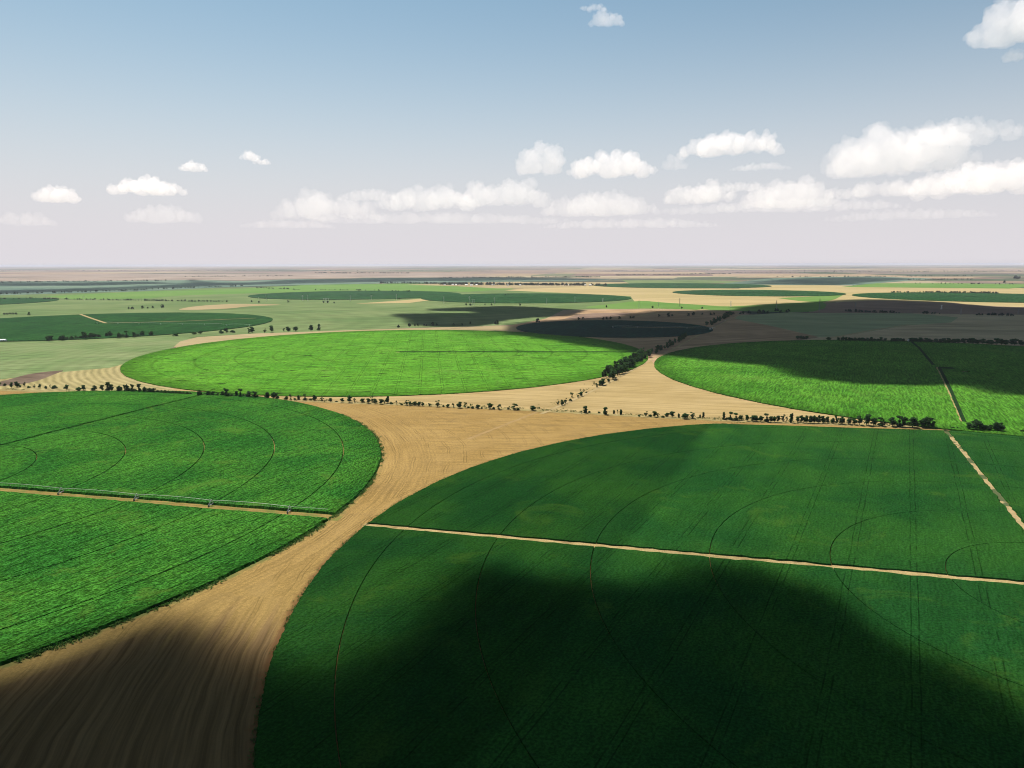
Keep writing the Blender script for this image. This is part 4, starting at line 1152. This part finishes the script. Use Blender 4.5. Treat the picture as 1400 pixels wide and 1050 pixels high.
for i, (u, v, hp, wp, kd) in enumerate(ROWT):
    mk = min(MARKS, key=lambda q: abs(q[0] - u))
    if abs(mk[0] - u) < 0.6:
        lab = mk[1][4:] if mk[1].startswith('the ') else mk[1]
        lab = lab + ', in the roadside row'
        if 'edge of the photo' in mk[1]: lab = LOOK[kd] + ' of the roadside row cut by ' + mk[1]
    else:
        lo, hi = min(u, mk[0]), max(u, mk[0])
        k = sum(1 for q in us if lo < q < hi)
        lab = '%s, %s %s of %s' % (LOOK[kd], ORD[min(k, 13)], 'right' if u > mk[0] else 'left', mk[1])
    plant(u, v, hp, wp, kd, lab, 'trees and bushes along the long road')

# young trees and the dense belt along the diagonal road
YOUNG = [(763, 553.5, 5, 4, o_, 'ragged young tree nearest the junction, left of the diagonal road'), (768.5, 554.6, 7, 5, r_, 'leafy young tree beside the junction, foremost by the diagonal road'), (773, 552, 7, 4, o_, 'ragged young tree just behind the foremost one by the diagonal road'),
         (780, 548.7, 4, 4, b_, 'low bush between the two young tree groups by the diagonal road'), (782, 543.4, 6, 5, o_, 'ragged young tree at the back of the bush by the diagonal road'), (790, 543.8, 5, 4, o_, 'ragged tree at the left of the second young group'),
         (794, 541.7, 5.2, 6, r_, 'fuller leafy tree of the second young group'), (793.5, 534.5, 2.6, 2, o_, 'tiny sapling standing off in the stubble behind the second group'), (797.5, 536, 3, 3, o_, 'small sapling right of the tiny one in the stubble'),
         (802, 537.3, 2, 3, b_, 'tiny bush right of the two saplings'), (812, 526, 4, 3, o_, 'thin ragged sapling left of the first big tree of the belt'), (816, 530.3, 6, 4, o_, 'taller ragged sapling before the round tree by the diagonal road'),
         (820, 527.2, 3.5, 4, b_, 'low bush between sapling and round tree by the diagonal road'), (823.5, 527, 8.2, 9, r_, 'round dark tree standing just before the dense belt'), (832, 522.8, 4.5, 4, r_, 'small tree in the gap between round tree and belt')]
for (u, v, hp, wp, kd, lab) in YOUNG:
    plant(u, v, hp, wp, kd, lab, 'young trees along the diagonal road')
a0, a1 = np.array(G(838, 519.5)), np.array(G(893, 486))
mid = np.array(G(866, 501.5))
tdir = (a1 - a0) / np.linalg.norm(a1 - a0); tn = np.array((-tdir[1], tdir[0]))
n1 = 22
for row in range(2):
    for k in range(n1):
        t = (k + random.uniform(-.25, .25)) / (n1 - 1)
        q = a0 + (a1 - a0) * min(max(t, 0), 1.0) + tn * (3.5 + row * 11.0 + random.uniform(-2.5, 2.5))
        if row and (k < 1): continue
        hgt = random.uniform(10, 14.5) * (1.0 - 0.15 * t)
        lab = ('round tree at the near end of the dense diagonal belt' if (k == 0) else
               ('leafy tree on the roadside face of the dense diagonal belt' if row == 0 else 'leafy tree on the field side of the dense diagonal belt'))
        plant(0, 0, 0, 0, 'round' if random.random() < .9 else 'open', lab, 'trees of the dense diagonal belt', xy=tuple(q), h=hgt)
for (A, B, n1, hh0, lab, grp) in (((894, 485.5), (944, 461), 26, 8.0, 'smaller tree in the thinner far half of the diagonal belt', 'trees of the thinner diagonal belt'),
                                  ((972, 446), (1001, 431.5), 22, 11.0, 'dark tree in the belt beyond the small black crop circle', 'trees of the belt beyond the black circle')):
    A, B = np.array(G(*A)), np.array(G(*B))
    td = (B - A) / np.linalg.norm(B - A); tn = np.array((-td[1], td[0]))
    for k in range(n1):
        q = A + (B - A) * (k + random.uniform(-.3, .3)) / (n1 - 1) + tn * random.uniform(0, 12)
        plant(0, 0, 0, 0, 'round', lab, grp, xy=tuple(q), h=random.uniform(.75, 1.2) * hh0)


def vrow(pts):
    """interpolated row foot line"""
    us_, vs_ = zip(*pts)
    return lambda u: float(np.interp(u, us_, vs_))


# the long dark hedge behind the right-hand circle
hv = vrow([(1080, 463.5), (1145, 466), (1215, 467), (1275, 468.5), (1400, 472.5)])
for (ua, ub, n1, hp) in ((1088, 1104, 4, 3.6), (1130, 1136, 2, 3.5), (1145, 1211, 15, 4.2), (1217, 1236, 6, 4.6)):
    for k in range(n1):
        u = ua + (ub - ua) * (k + .5) / n1 + random.uniform(-1, 1)
        plant(u, hv(u), hp * random.uniform(.75, 1.25), 5.0, 'round', 'dark tree in the broken left half of the long hedge behind the right circle', 'trees of the hedge behind the right circle')
for k in range(26):
    u = 1246 + (1408 - 1246) * k / 25 + random.uniform(-1.5, 1.5)
    plant(u, hv(u), (5.0 + 2.2 * (u - 1246) / 150) * random.uniform(.8, 1.15), 7.5, 'round', 'dark tree in the closed right half of the long hedge behind the right circle', 'trees of the hedge behind the right circle')
# row below the dark circle at the far left
for (u, v, hp, kd) in [(66, 466, 5, r_), (70, 466.5, 5.5, r_), (83, 465, 4, r_), (86, 465.3, 5, r_), (92, 464.3, 4, b_), (98, 464, 4, b_), (104, 463.5, 4, b_), (110, 463, 4, b_), (114, 463.3, 7, h_), (117, 464.2, 7, r_), (124, 462.3, 5, r_), (129, 462, 4.5, r_),
                       (135, 461.6, 4.5, b_), (146, 460.5, 4, r_), (151, 460.5, 5.5, r_), (163, 462.3, 5.5, r_), (168, 460.8, 4, b_), (173, 461.3, 6.5, h_), (184, 461, 5, r_), (189, 459.8, 3.5, b_), (195, 459.2, 5, r_), (207, 458.5, 4, r_), (240, 459.5, 3, b_),
                       (265, 457, 2.5, b_), (274, 456.5, 3, r_), (302, 455.8, 4, b_), (310, 454.8, 4.5, r_), (318, 454.8, 3, b_), (340, 455.8, 5.5, o_), (345, 455, 6, r_), (362, 455, 4, o_), (372, 454.3, 6.5, r_), (388, 453, 3, o_), (394, 453.7, 5, r_), (404, 453, 4.6, r_),
                       (425, 452.6, 6, r_), (436, 452, 6.5, h_)]:
    plant(u, v, hp * 1.2, 6.0 if kd in (r_, b_) else 4, kd, '%s of the row below the far left dark circle' % LOOK[kd], 'trees below the far left dark circle')
print('trees', len(TREES))

# everything past the first three hundred: one far mass of small trees
def far_trees():
    V, F = [], []
    rr = np.random.default_rng(5)
    def blob(x, y, h, w_):
        n = 16
        for k in range(n):
            th = rr.uniform(0, 6.28); q = rr.uniform(0, 1) ** .5 * w_ * .5
            z = rr.uniform(0.15, 0.9) * h
            q *= math.sin(math.pi * min(1, (0.2 + .75 * z / h)))
            s = h * 0.20 * rr.uniform(.7, 1.4)
            p = np.array((x + q * math.cos(th), y + q * math.sin(th), max(z, s)))
            d = rr.normal(0, 1, 3); d /= np.linalg.norm(d)
            u_ = np.cross(d, (0.3, .2, 1)); u_ /= np.linalg.norm(u_); v_ = np.cross(d, u_)
            i = len(V)
            V.extend([p + u_ * s, p + v_ * s, p - u_ * s, p - v_ * s, p + d * s * .8, p - d * s * .8])
            F.extend([(i, i + 1, i + 4), (i + 1, i + 2, i + 4), (i + 2, i + 3, i + 4), (i + 3, i, i + 4), (i + 1, i, i + 5), (i + 2, i + 1, i + 5), (i + 3, i + 2, i + 5), (i, i + 3, i + 5)])
    def one(u, v, hp, wp=None):
        x, y = G(u, v); h = hp * y / FPX
        blob(x, y, h, (wp or hp * .9) * y / FPX)
    for (u, v, hp) in [(545, 448, 4), (560, 446.7, 5), (567, 446, 3), (571, 446, 3.5), (580, 445.7, 3), (583, 446, 3), (592, 445.3, 5), (597, 445, 3), (620, 444.5, 3.5), (632, 445, 3), (643, 443.3, 3.5), (679, 444, 7), (735, 441.3, 6), (791, 437.5, 4), (797, 437.3, 4),
                       (825, 437.3, 4), (829, 437, 4), (835, 436.7, 4), (847, 436, 4), (862, 435.6, 3.5), (866, 435.4, 3.5), (901, 433.3, 4), (914, 433.3, 6), (919, 432.5, 3), (941, 432, 4), (948, 431.5, 4.5), (960, 430.5, 3), (972, 431, 4), (976, 430.5, 3.5), (994, 430.8, 6),
                       (1002, 430.3, 4), (1012, 429.6, 3.5), (1016, 429.6, 4), (1024, 429.3, 5), (1038, 429.3, 6), (1044, 428.5, 5), (1050, 428.5, 4), (1067, 428.2, 4), (1076, 427.8, 3.5), (176, 422.5, 3), (181, 423, 4), (195, 422, 4), (202, 421.8, 2.5), (209, 421.5, 3), (222, 420.7, 5),
                       (6, 430.5, 3), (10, 430.3, 3), (14, 430, 3), (18, 430, 3), (22, 430.3, 3), (40, 431, 4), (394, 413.5, 3), (344, 413, 2.5), (354, 414, 2.5), (442, 414.4, 3), (448, 414.2, 3), (457, 415, 2.5), (546, 409.7, 3), (637, 417.5, 3), (643, 418, 3), (663, 417, 2), (672, 417.5, 2.5), (711, 418, 3), (829, 420.5, 3), (892, 421.3, 3), (932, 422, 3), (960, 422.3, 3)]:
        one(u, v, hp)
    def line(ua, va, ub, vb, n, hp, jit=.5, wp=None):
        for k in range(n):
            t = rr.uniform(0, 1)
            one(ua + (ub - ua) * t, va + (vb - va) * t + rr.normal(0, .15), hp * rr.uniform(.5, 1.3), wp)
    line(60, 409, 312, 413, 110, 2.0); line(0, 409.5, 60, 408, 12, 2.0)
    line(1155, 426, 1230, 428.5, 34, 3.0); line(1262, 429, 1285, 429.5, 8, 3.4); line(1326, 431, 1345, 431, 8, 3); line(1350, 431, 1385, 432, 26, 3.2); line(1060, 425.5, 1080, 426.5, 8, 3)
    line(0, 402.5, 200, 397, 70, 2.0); line(200, 396, 340, 391, 50, 1.8); line(350, 394, 395, 395.3, 30, 1.5); line(400, 396.2, 520, 397.2, 34, 1.4)
    line(520, 387.4, 600, 388.3, 60, 2.2); line(600, 389.3, 800, 390.5, 240, 3.0); line(790, 389.5, 830, 391, 24, 3.0); line(535, 398.5, 560, 398.8, 18, 1.8)
    line(1230, 387.3, 1392, 389.0, 34, 1.6); line(1215, 400, 1280, 400.3, 26, 1.8); line(1265, 400.0, 1365, 401.4, 90, 2.2)
    line(690, 403.3, 700, 402, 5, 1.6)
    line(0, 386.2, 230, 384, 90, 1.6); line(430, 373.6, 560, 373.8, 120, 1.4); line(250, 378.6, 400, 377.5, 60, 1.3); line(600, 380.3, 820, 379, 160, 1.6)
    line(840, 376.5, 1000, 374.5, 160, 1.3); line(1000, 373, 1400, 371, 200, 1.0); line(1060, 379, 1330, 377.5, 110, 1.3); line(1240, 382.6, 1330, 382.3, 60, 1.4)
    line(800, 370.5, 1400, 369.5, 160, .9); line(0, 370.5, 700, 370, 160, .9); line(1386, 381, 1394, 381.5, 8, 3.5); line(1372, 386.5, 1374, 386.5, 3, 3)
    o = mesh_obj('treeline', [tuple(v) for v in V], F, leaf_mat('far_leaf', (0.012, 0.022, 0.014), (0.02, 0.032, 0.018)))
    tag(o, 'scattered far trees and tree lines across the plain and round the village', 'trees', kind='stuff')


far_trees()


def undergrowth():
    V, F = [], []
    rr = np.random.default_rng(11)
    road = [np.array(G(*q)) for q in road_px]
    diag = [np.array(G(*q)) for q in [(752, 558), (775, 548), (822, 527), (838, 519)]]
    for line, n, spread in ((road, 1500, 3.2), (diag, 150, 6.0)):
        for k in range(n):
            i = rr.integers(0, len(line) - 1); q = line[i] + (line[i + 1] - line[i]) * rr.uniform()
            if mnoise.noise(Vector((q[0] / 23., q[1] / 23., 3.3))) < -0.05: continue
            q = q + rr.normal(0, spread, 2) + np.array((-2.0, 5.0))
            h = rr.uniform(.35, 1.1) * (1.6 if rr.uniform() < .12 else 1)
            for m_ in range(9):
                th = rr.uniform(0, 6.28); rad = rr.uniform(0, 1.3) * h; s = h * rr.uniform(.25, .5); z = rr.uniform(.2, .9) * h
                a = rr.normal(0, 1, 3); a /= np.linalg.norm(a); b = np.cross(a, (.2, .3, 1)); b /= np.linalg.norm(b)
                p = np.array((q[0] + rad * math.cos(th), q[1] + rad * math.sin(th), max(z, .3) + .1))
                i0 = len(V); V.extend([p + a * s, p + b * s, p - a * s, p - b * s]); F.append((i0, i0 + 1, i0 + 2, i0 + 3))
    o = mesh_obj('undergrowth', [tuple(v) for v in V], F, leaf_mat('weed', (0.03, 0.045, 0.015), (0.07, 0.075, 0.028)))
    tag(o, 'patchy weeds and scrub along the foot of the roadside trees', 'undergrowth', kind='stuff')


undergrowth()


def rim_weeds(name, c, rad, th0, th1, n, mat, label, spread, hmax):
    V, F = [], []
    rr = np.random.default_rng(n)
    for k in range(n):
        th = rr.uniform(th0, th1)
        if mnoise.noise(Vector((math.cos(th) * rad / 9., math.sin(th) * rad / 9., 1.7))) < -0.12: continue
        q = rad - 0.3 + abs(rr.normal(0, spread)); x, y = c[0] + q * math.cos(th), c[1] + q * math.sin(th)
        h = rr.uniform(.25, 1.0) * hmax
        for m_ in range(6):
            a = rr.normal(0, 1, 3); a /= np.linalg.norm(a); b = np.cross(a, (.2, .3, 1)); b /= np.linalg.norm(b)
            t2 = rr.uniform(0, 6.28); r2_ = rr.uniform(0, .9) * h; s = h * rr.uniform(.25, .5)
            p = np.array((x + r2_ * math.cos(t2), y + r2_ * math.sin(t2), .12 + h * rr.uniform(.25, .9)))
            i0 = len(V); V.extend([p + a * s, p + b * s, p - a * s, p - b * s]); F.append((i0, i0 + 1, i0 + 2, i0 + 3))
    o = mesh_obj(name, [tuple(v) for v in V], F, mat)
    tag(o, label, 'weeds', kind='stuff')


rim_weeds('weeds', C2, R2, R(-62), R(38), 4200, leaf_mat('maize_weed', (0.018, 0.07, 0.012), (0.06, 0.11, 0.025)), 'ragged weeds and stray plants along the rim of the maize circle', 1.7, 1.0)
rim_weeds('weeds', C1, R1, R(95), R(205), 3200, leaf_mat('soy_weed', (0.012, 0.045, 0.010), (0.05, 0.075, 0.02)), 'ragged weeds and stray plants along the rim of the dark front circle', 1.1, 0.6)

# ------------------------------------------------------------------ irrigation machine in the maize
def plain_mat(name, c, rough=0.5, metal=0.0):
    mt, nt, b = new_mat(name)
    p = nt.pos()
    col = nt.scale(nt.mix(0.0, c, c), nt.rng(nt.noise(p, 1.7, 3), 0.3, 0.7, 0.85, 1.12))
    nt.put(b.inputs['Base Color'], col)
    b.inputs['Roughness'].default_value = rough; b.inputs['Metallic'].default_value = metal
    b.inputs['Specular IOR Level'].default_value = 0.4
    return mt


M_galv = plain_mat('galvanised', (0.36, 0.37, 0.35), 0.5, 0.2)
M_tyre = plain_mat('tyre', (0.02, 0.02, 0.02), 0.8)
M_box = plain_mat('grey_box', (0.30, 0.32, 0.33), 0.5)
M_white = plain_mat('white_paint', (0.72, 0.72, 0.70), 0.5)
M_conc = plain_mat('concrete', (0.50, 0.49, 0.46), 0.8)
M_steel = plain_mat('weathered_steel', (0.12, 0.12, 0.12), 0.6)
M_roofg = plain_mat('grey_roof', (0.30, 0.29, 0.28), 0.7)
M_roofr = plain_mat('rust_roof', (0.24, 0.12, 0.085), 0.7)


class MB:
    def __init__(self): self.V, self.F = [], []
    def bar(self, a, b, r, r2=None, n=6): limb(self.V, self.F, a, b, r, r if r2 is None else r2, n); return self
    def box(self, c, s):
        i = len(self.V); x, y, z = c; a, b, d = s[0] / 2, s[1] / 2, s[2] / 2
        for k in range(8): self.V.append(Vector((x + (a if k & 1 else -a), y + (b if k & 2 else -b), z + (d if k & 4 else -d))))
        self.F += [tuple(i + q for q in f) for f in ((0, 2, 3, 1), (4, 5, 7, 6), (0, 1, 5, 4), (2, 6, 7, 3), (0, 4, 6, 2), (1, 3, 7, 5))]
        return self
    def wheel(self, c, r, wd, axis='x', n=18):
        i = len(self.V); c = Vector(c)
        for s, rr_ in ((-1, .55), (-1, .95), (-.7, 1), (.7, 1), (1, .95), (1, .55)):
            for k in range(n):
                th = 2 * math.pi * k / n; p, q = rr_ * r * math.cos(th), rr_ * r * math.sin(th)
                self.V.append(c + (Vector((s * wd / 2, p, q)) if axis == 'x' else Vector((p, s * wd / 2, q))))
        for m_ in range(6):
            for k in range(n):
                k2 = (k + 1) % n; m2 = (m_ + 1) % 6
                self.F.append((i + m_ * n + k, i + m_ * n + k2, i + m2 * n + k2, i + m2 * n + k))
        return self
    def build(self, name, mat, parent=None, smooth=False):
        return mesh_obj(name, [tuple(v) for v in self.V], self.F, mat, parent, smooth)


def pivot_machine(c, ang, radii, label, off=0.0, overhang=30.0, ph=4.0, arch=1.3, tower_w=4.4):
    """local x runs outwards from the pivot point along the boom"""
    root = bpy.data.objects.new('pivot_irrigator', None); COL.objects.link(root)
    root.location = (c[0] - math.sin(ang) * off, c[1] + math.cos(ang) * off, 0.1); root.rotation_euler = (0, 0, ang)
    tag(root, label, 'irrigation machine')
    pc = MB()
    for sx in (-1, 1):
        for sy in (-1, 1): pc.bar((sx * 1.4, sy * 1.4, 0), (sx * .25, sy * .25, ph + .2), .09)
    pc.bar((0, 0, 0), (0, 0, ph + .5), .12); pc.box((0.9, 1.1, 1.4), (.5, .5, .9))
    pc.build('pivot_stand', M_galv, root)
    rs = [0.0] + list(radii)
    def pz(t): return ph + arch * 4 * t * (1 - t)
    for a, b in zip(rs[:-1], rs[1:]):
        sp = MB(); N = 9
        for k in range(N):
            t0, t1 = k / N, (k + 1) / N
            sp.bar((a + (b - a) * t0, 0, pz(t0)), (a + (b - a) * t1, 0, pz(t1)), .10)
        span = sp.build('span_pipe', M_galv, root, True)
        tr = MB()
        low = []
        for k in range(1, N):
            t = k / N; x = a + (b - a) * t; z = pz(t) - 1.25
            for sy in (-.5, .5): tr.bar((x, 0, pz(t)), (x, sy, z), .012, n=4)
            tr.bar((x, -.5, z), (x, .5, z), .012, n=4)
            low.append((x, z))
        for sy in (-.5, .5):
            prev = (a + .4, ph - .3)
            for q in low + [(b - .4, ph - .3)]:
                tr.bar((prev[0], sy, prev[1]), (q[0], sy, q[1]), .009, n=4); prev = q
        tr.build('truss', M_galv, span)
        dr = MB()
        for k in range(1, 3 * N, 2):
            t = k / (3 * N); x = a + (b - a) * t
            dr.bar((x, 0.05, pz(t)), (x, 0.05, 2.35), .016, n=4)
        dr.build('drop_hose', M_galv, span)
    for b in radii:
        tw = MB()
        for sy in (-1, 1):
            tw.bar((b - .35, sy * tower_w / 2, .85), (b - .1, 0.12 * sy, ph), .085)
            tw.bar((b + .35, sy * tower_w / 2, .85), (b + .1, 0.12 * sy, ph), .085)
        tw.bar((b, -tower_w / 2 - .2, .85), (b, tower_w / 2 + .2, .85), .12)
        tw.bar((b, -1.1, 2.4), (b, 1.1, 2.4), .05); tw.box((b + .25, 0, ph + .35), (.45, .4, .5))
        tower = tw.build('tower', M_galv, root)
        for sy in (-1, 1):
            MB().wheel((b, sy * tower_w / 2, .68), .68, .42, 'x').build('wheel', M_tyre, tower, True)
        gb = MB().box((b, 0, .9), (.5, .6, .45)); gb.build('gearbox', M_box, tower)
    e = radii[-1]
    ov = MB().bar((e, 0, ph), (e + overhang, 0, ph + .2), .085).bar((e + .3, 0, ph + 1.6), (e + overhang * .8, 0, ph + .2), .02, n=4).bar((e, 0, ph), (e + .3, 0, ph + 1.6), .05)
    ov.build('overhang_pipe', M_galv, root)
    return root


pivot_machine(C2, A2a, ring2, 'long galvanised irrigation machine on wheeled towers standing across the maize circle', off=1.2, overhang=24.0, ph=3.5, arch=0.6)
pivot_machine(C6, R(-10.5), [R6 * k / 4 for k in range(1, 5)], 'pale irrigation machine lying across the small black crop circle', ph=4.4, overhang=6)
pivot_machine(C5, R(-11), [R5 * k / 7 for k in range(1, 8)], 'far irrigation machine across the dark circle at the left', ph=4.4, overhang=6)

# ------------------------------------------------------------------ power line
def pylon(u, v, hpx, kind, label):
    x, y = G(u, v); h = hpx * y / FPX
    root = bpy.data.objects.new('power_pylon', None); COL.objects.link(root)
    root.location = (x, y, 0.1); root.rotation_euler = (0, 0, R(8))
    tag(root, label, 'pylon', 'pylons of the far power lines')
    mb = MB()
    if kind == 'portal':
        for sx in (-3, 3): mb.bar((sx, 0, 0), (sx, 0, h), .75, .5, 8)
        mb.build('mast', M_conc, root)
        MB().bar((-6.5, 0, h * .93), (6.5, 0, h * .93), .3).build('crossarm', M_conc, root)
    elif kind == 'concrete':
        mb.bar((0, 0, 0), (0, 0, h), .85, .5, 8).build('mast', M_conc, root)
        for q, w_ in ((.95, 1.8), (.84, 3.2), (.73, 2.2)):
            MB().bar((-w_, 0, h * q), (w_, 0, h * q + .3), .16).build('crossarm', M_steel, root)
    else:
        for sx in (-1, 1):
            for sy in (-1, 1): mb.bar((sx * 1.8, sy * 1.8, 0), (sx * .3, sy * .3, h), .2, .14, 5)
        for k in range(7):
            t0, t1 = k / 7, (k + 1) / 7
            a, b = 1.8 - 1.5 * t0, 1.8 - 1.5 * t1
            for s in (-1, 1):
                mb.bar((-a, s * a, h * t0), (b, s * b, h * t1), .1, n=4); mb.bar((s * a, -a, h * t0), (s * b, b, h * t1), .1, n=4)
        mb.build('lattice_mast', M_steel if kind == 'dark' else M_conc, root)
        for q, w_ in ((.97, 2.6), (.85, 4.2), (.73, 3.2)):
            MB().bar((-w_, 0, h * q), (w_, 0, h * q + .3), .2).build('crossarm', M_steel if kind == 'dark' else M_conc, root)


PYL = [(354, 411, 4.5, 'concrete'), (364, 411, 8, 'concrete'), (414, 411.5, 8, 'lattice'), (421, 411.7, 8.5, 'concrete'), (444, 413.8, 6, 'portal'), (448, 413.8, 6, 'portal'), (479, 411.5, 7.5, 'concrete'), (508, 410.5, 7, 'lattice'), (542, 410.5, 8.5, 'concrete'), (607, 415, 9.5, 'concrete'),
       (642, 415.5, 10.5, 'lattice'), (647, 417, 7.5, 'portal'), (676, 415.5, 9, 'concrete'), (747.5, 416, 8.5, 'concrete'), (786, 413.5, 8, 'concrete'), (824, 412.8, 4.5, 'lattice'), (873.5, 420.5, 10, 'concrete'), (900, 419, 5.5, 'concrete'), (929, 419.5, 12, 'dark'),
       (999, 419.5, 8, 'lattice'), (1061, 425, 14, 'dark'), (1120, 425.5, 17, 'dark'), (1169, 424.5, 11, 'dark'), (1287, 423, 6, 'lattice'), (1313.5, 430.5, 10, 'dark'), (1392, 430, 9, 'dark'), (115, 410.5, 6, 'concrete')]
PNAME = {'portal': 'two-legged white pylon', 'concrete': 'slim pale pylon mast', 'lattice': 'greyish lattice pylon', 'dark': 'dark lattice pylon'}
PWHERE = ['left of the far-left crop circle tip pair', 'at the left tip of the far crop circle', 'before the left part of the far crop circle, darker of two', 'before the left part of the far crop circle, paler of two', 'nearer the camera, left of its twin', 'nearer the camera, right of its twin',
          'before the middle of the far left-of-village circle', 'faint before the far left-of-village circle', 'at the left of the cream wedge', 'right of the cream wedge', 'before the far middle circle, tall and faint', 'standing low just right of the faint tall one', 'before the left part of the circle below the village',
          'before the middle of the circle below the village', 'before the right part of the circle below the village', 'faint near the right tip of the circle below the village', 'on the bright green strip, left of two', 'on the bright green strip, right of two', 'rising before the cream stubble', 'small at the lower edge of the cream stubble',
          'at the shaded end of the bright strip', 'tallest, before the bright green corner', 'in the dark ploughed strip', 'small above the shaded track', 'beside the end of the shaded track', 'at the right edge in the shade', 'alone in the meadow by the far-left circle']
for (u, v, hp, kd), wh in zip(PYL, PWHERE):
    pylon(u, v, hp, kd, PNAME[kd] + ' ' + wh)

# ------------------------------------------------------------------ buildings and vehicles
def house(x, y, w_, d_, h, rot, label, group, wall, roof, name='house', cat='house', rise=.5):
    root = bpy.data.objects.new(name, None); COL.objects.link(root)
    root.location = (x, y, 0.1); root.rotation_euler = (0, 0, rot)
    tag(root, label, cat, group)
    MB().box((0, 0, h / 2), (w_, d_, h)).build('wall', wall, root)
    e = .4
    V = [(-w_ / 2 - e, -d_ / 2 - e, h + .01), (w_ / 2 + e, -d_ / 2 - e, h + .01), (w_ / 2 + e, d_ / 2 + e, h + .01), (-w_ / 2 - e, d_ / 2 + e, h + .01), (-w_ / 2 - e, 0, h + d_ * rise * .6), (w_ / 2 + e, 0, h + d_ * rise * .6)]
    mesh_obj('roof', V, [(0, 1, 5, 4), (2, 3, 4, 5), (0, 4, 3), (1, 2, 5), (0, 3, 2, 1)], roof, root)
    MB().box((w_ * .1, -d_ / 2 - .04, 1.05), (1.3, .06, 2.1)).build('door', M_steel, root)
    for q in (-.32, .32): MB().box((w_ * q, -d_ / 2 - .04, h * .55), (1.4, .06, 1.2)).build('window', M_steel, root)


rr = random.Random(3)
for k in range(30):
    u = 606 + (818 - 606) * (k + rr.uniform(.1, .9)) / 30
    v = 389.3 + rr.uniform(-.3, 1.3)
    x, y = G(u, v)
    house(x, y, rr.uniform(10, 17), rr.uniform(8, 10), rr.uniform(3.2, 5.5), rr.uniform(-.4, .4) + R(8), 'small pale house among the trees of the distant village', 'houses of the distant village', M_white, rr.choice((M_roofg, M_roofr, M_white)))
x, y = G(3, 466.8)
house(x, y, 14, 7, 3.4, R(4), 'long low white shed at the left edge below the dark circle', None, M_white, M_white, 'shed', 'shed', .2)
x, y = G(1243, 467.2)
house(x, y, 4.2, 4.2, 2.6, R(20), 'small white pump cabin in a gap of the long hedge', None, M_white, M_white, 'pump_cabin', 'cabin', .7)


def van(u, v, rot, label, L=5.6, W=2.1, Hh=2.4):
    x, y = G(u, v)
    root = bpy.data.objects.new('parked_van', None); COL.objects.link(root)
    root.location = (x, y, .15); root.rotation_euler = (0, 0, rot); tag(root, label, 'van')
    prof = [(-L / 2, .45), (L / 2, .45), (L / 2, 1.05), (L / 2 - .9, 1.25), (L / 2 - 1.7, Hh), (-L / 2, Hh)]
    n = len(prof)
    V = [(a, -W / 2, z) for a, z in prof] + [(a, W / 2, z) for a, z in prof]
    F = [tuple(range(n))[::-1], tuple(range(n, 2 * n))] + [(i, (i + 1) % n, n + (i + 1) % n, n + i) for i in range(n)]
    F = [f[::-1] for f in F]
    mesh_obj('body', V, F, M_white, root)
    MB().box((L / 2 - 1.25, 0, 1.75), (.85, W + .04, .6)).build('window', M_steel, root)
    for a in (-L / 2 + 1, L / 2 - 1):
        for s in (-1, 1): MB().wheel((a, s * (W / 2 - .1), .36), .36, .25, 'y').build('wheel', M_tyre, root, True)


van(971.5, 451, R(10), 'white van parked at the right tip of the small black crop circle')
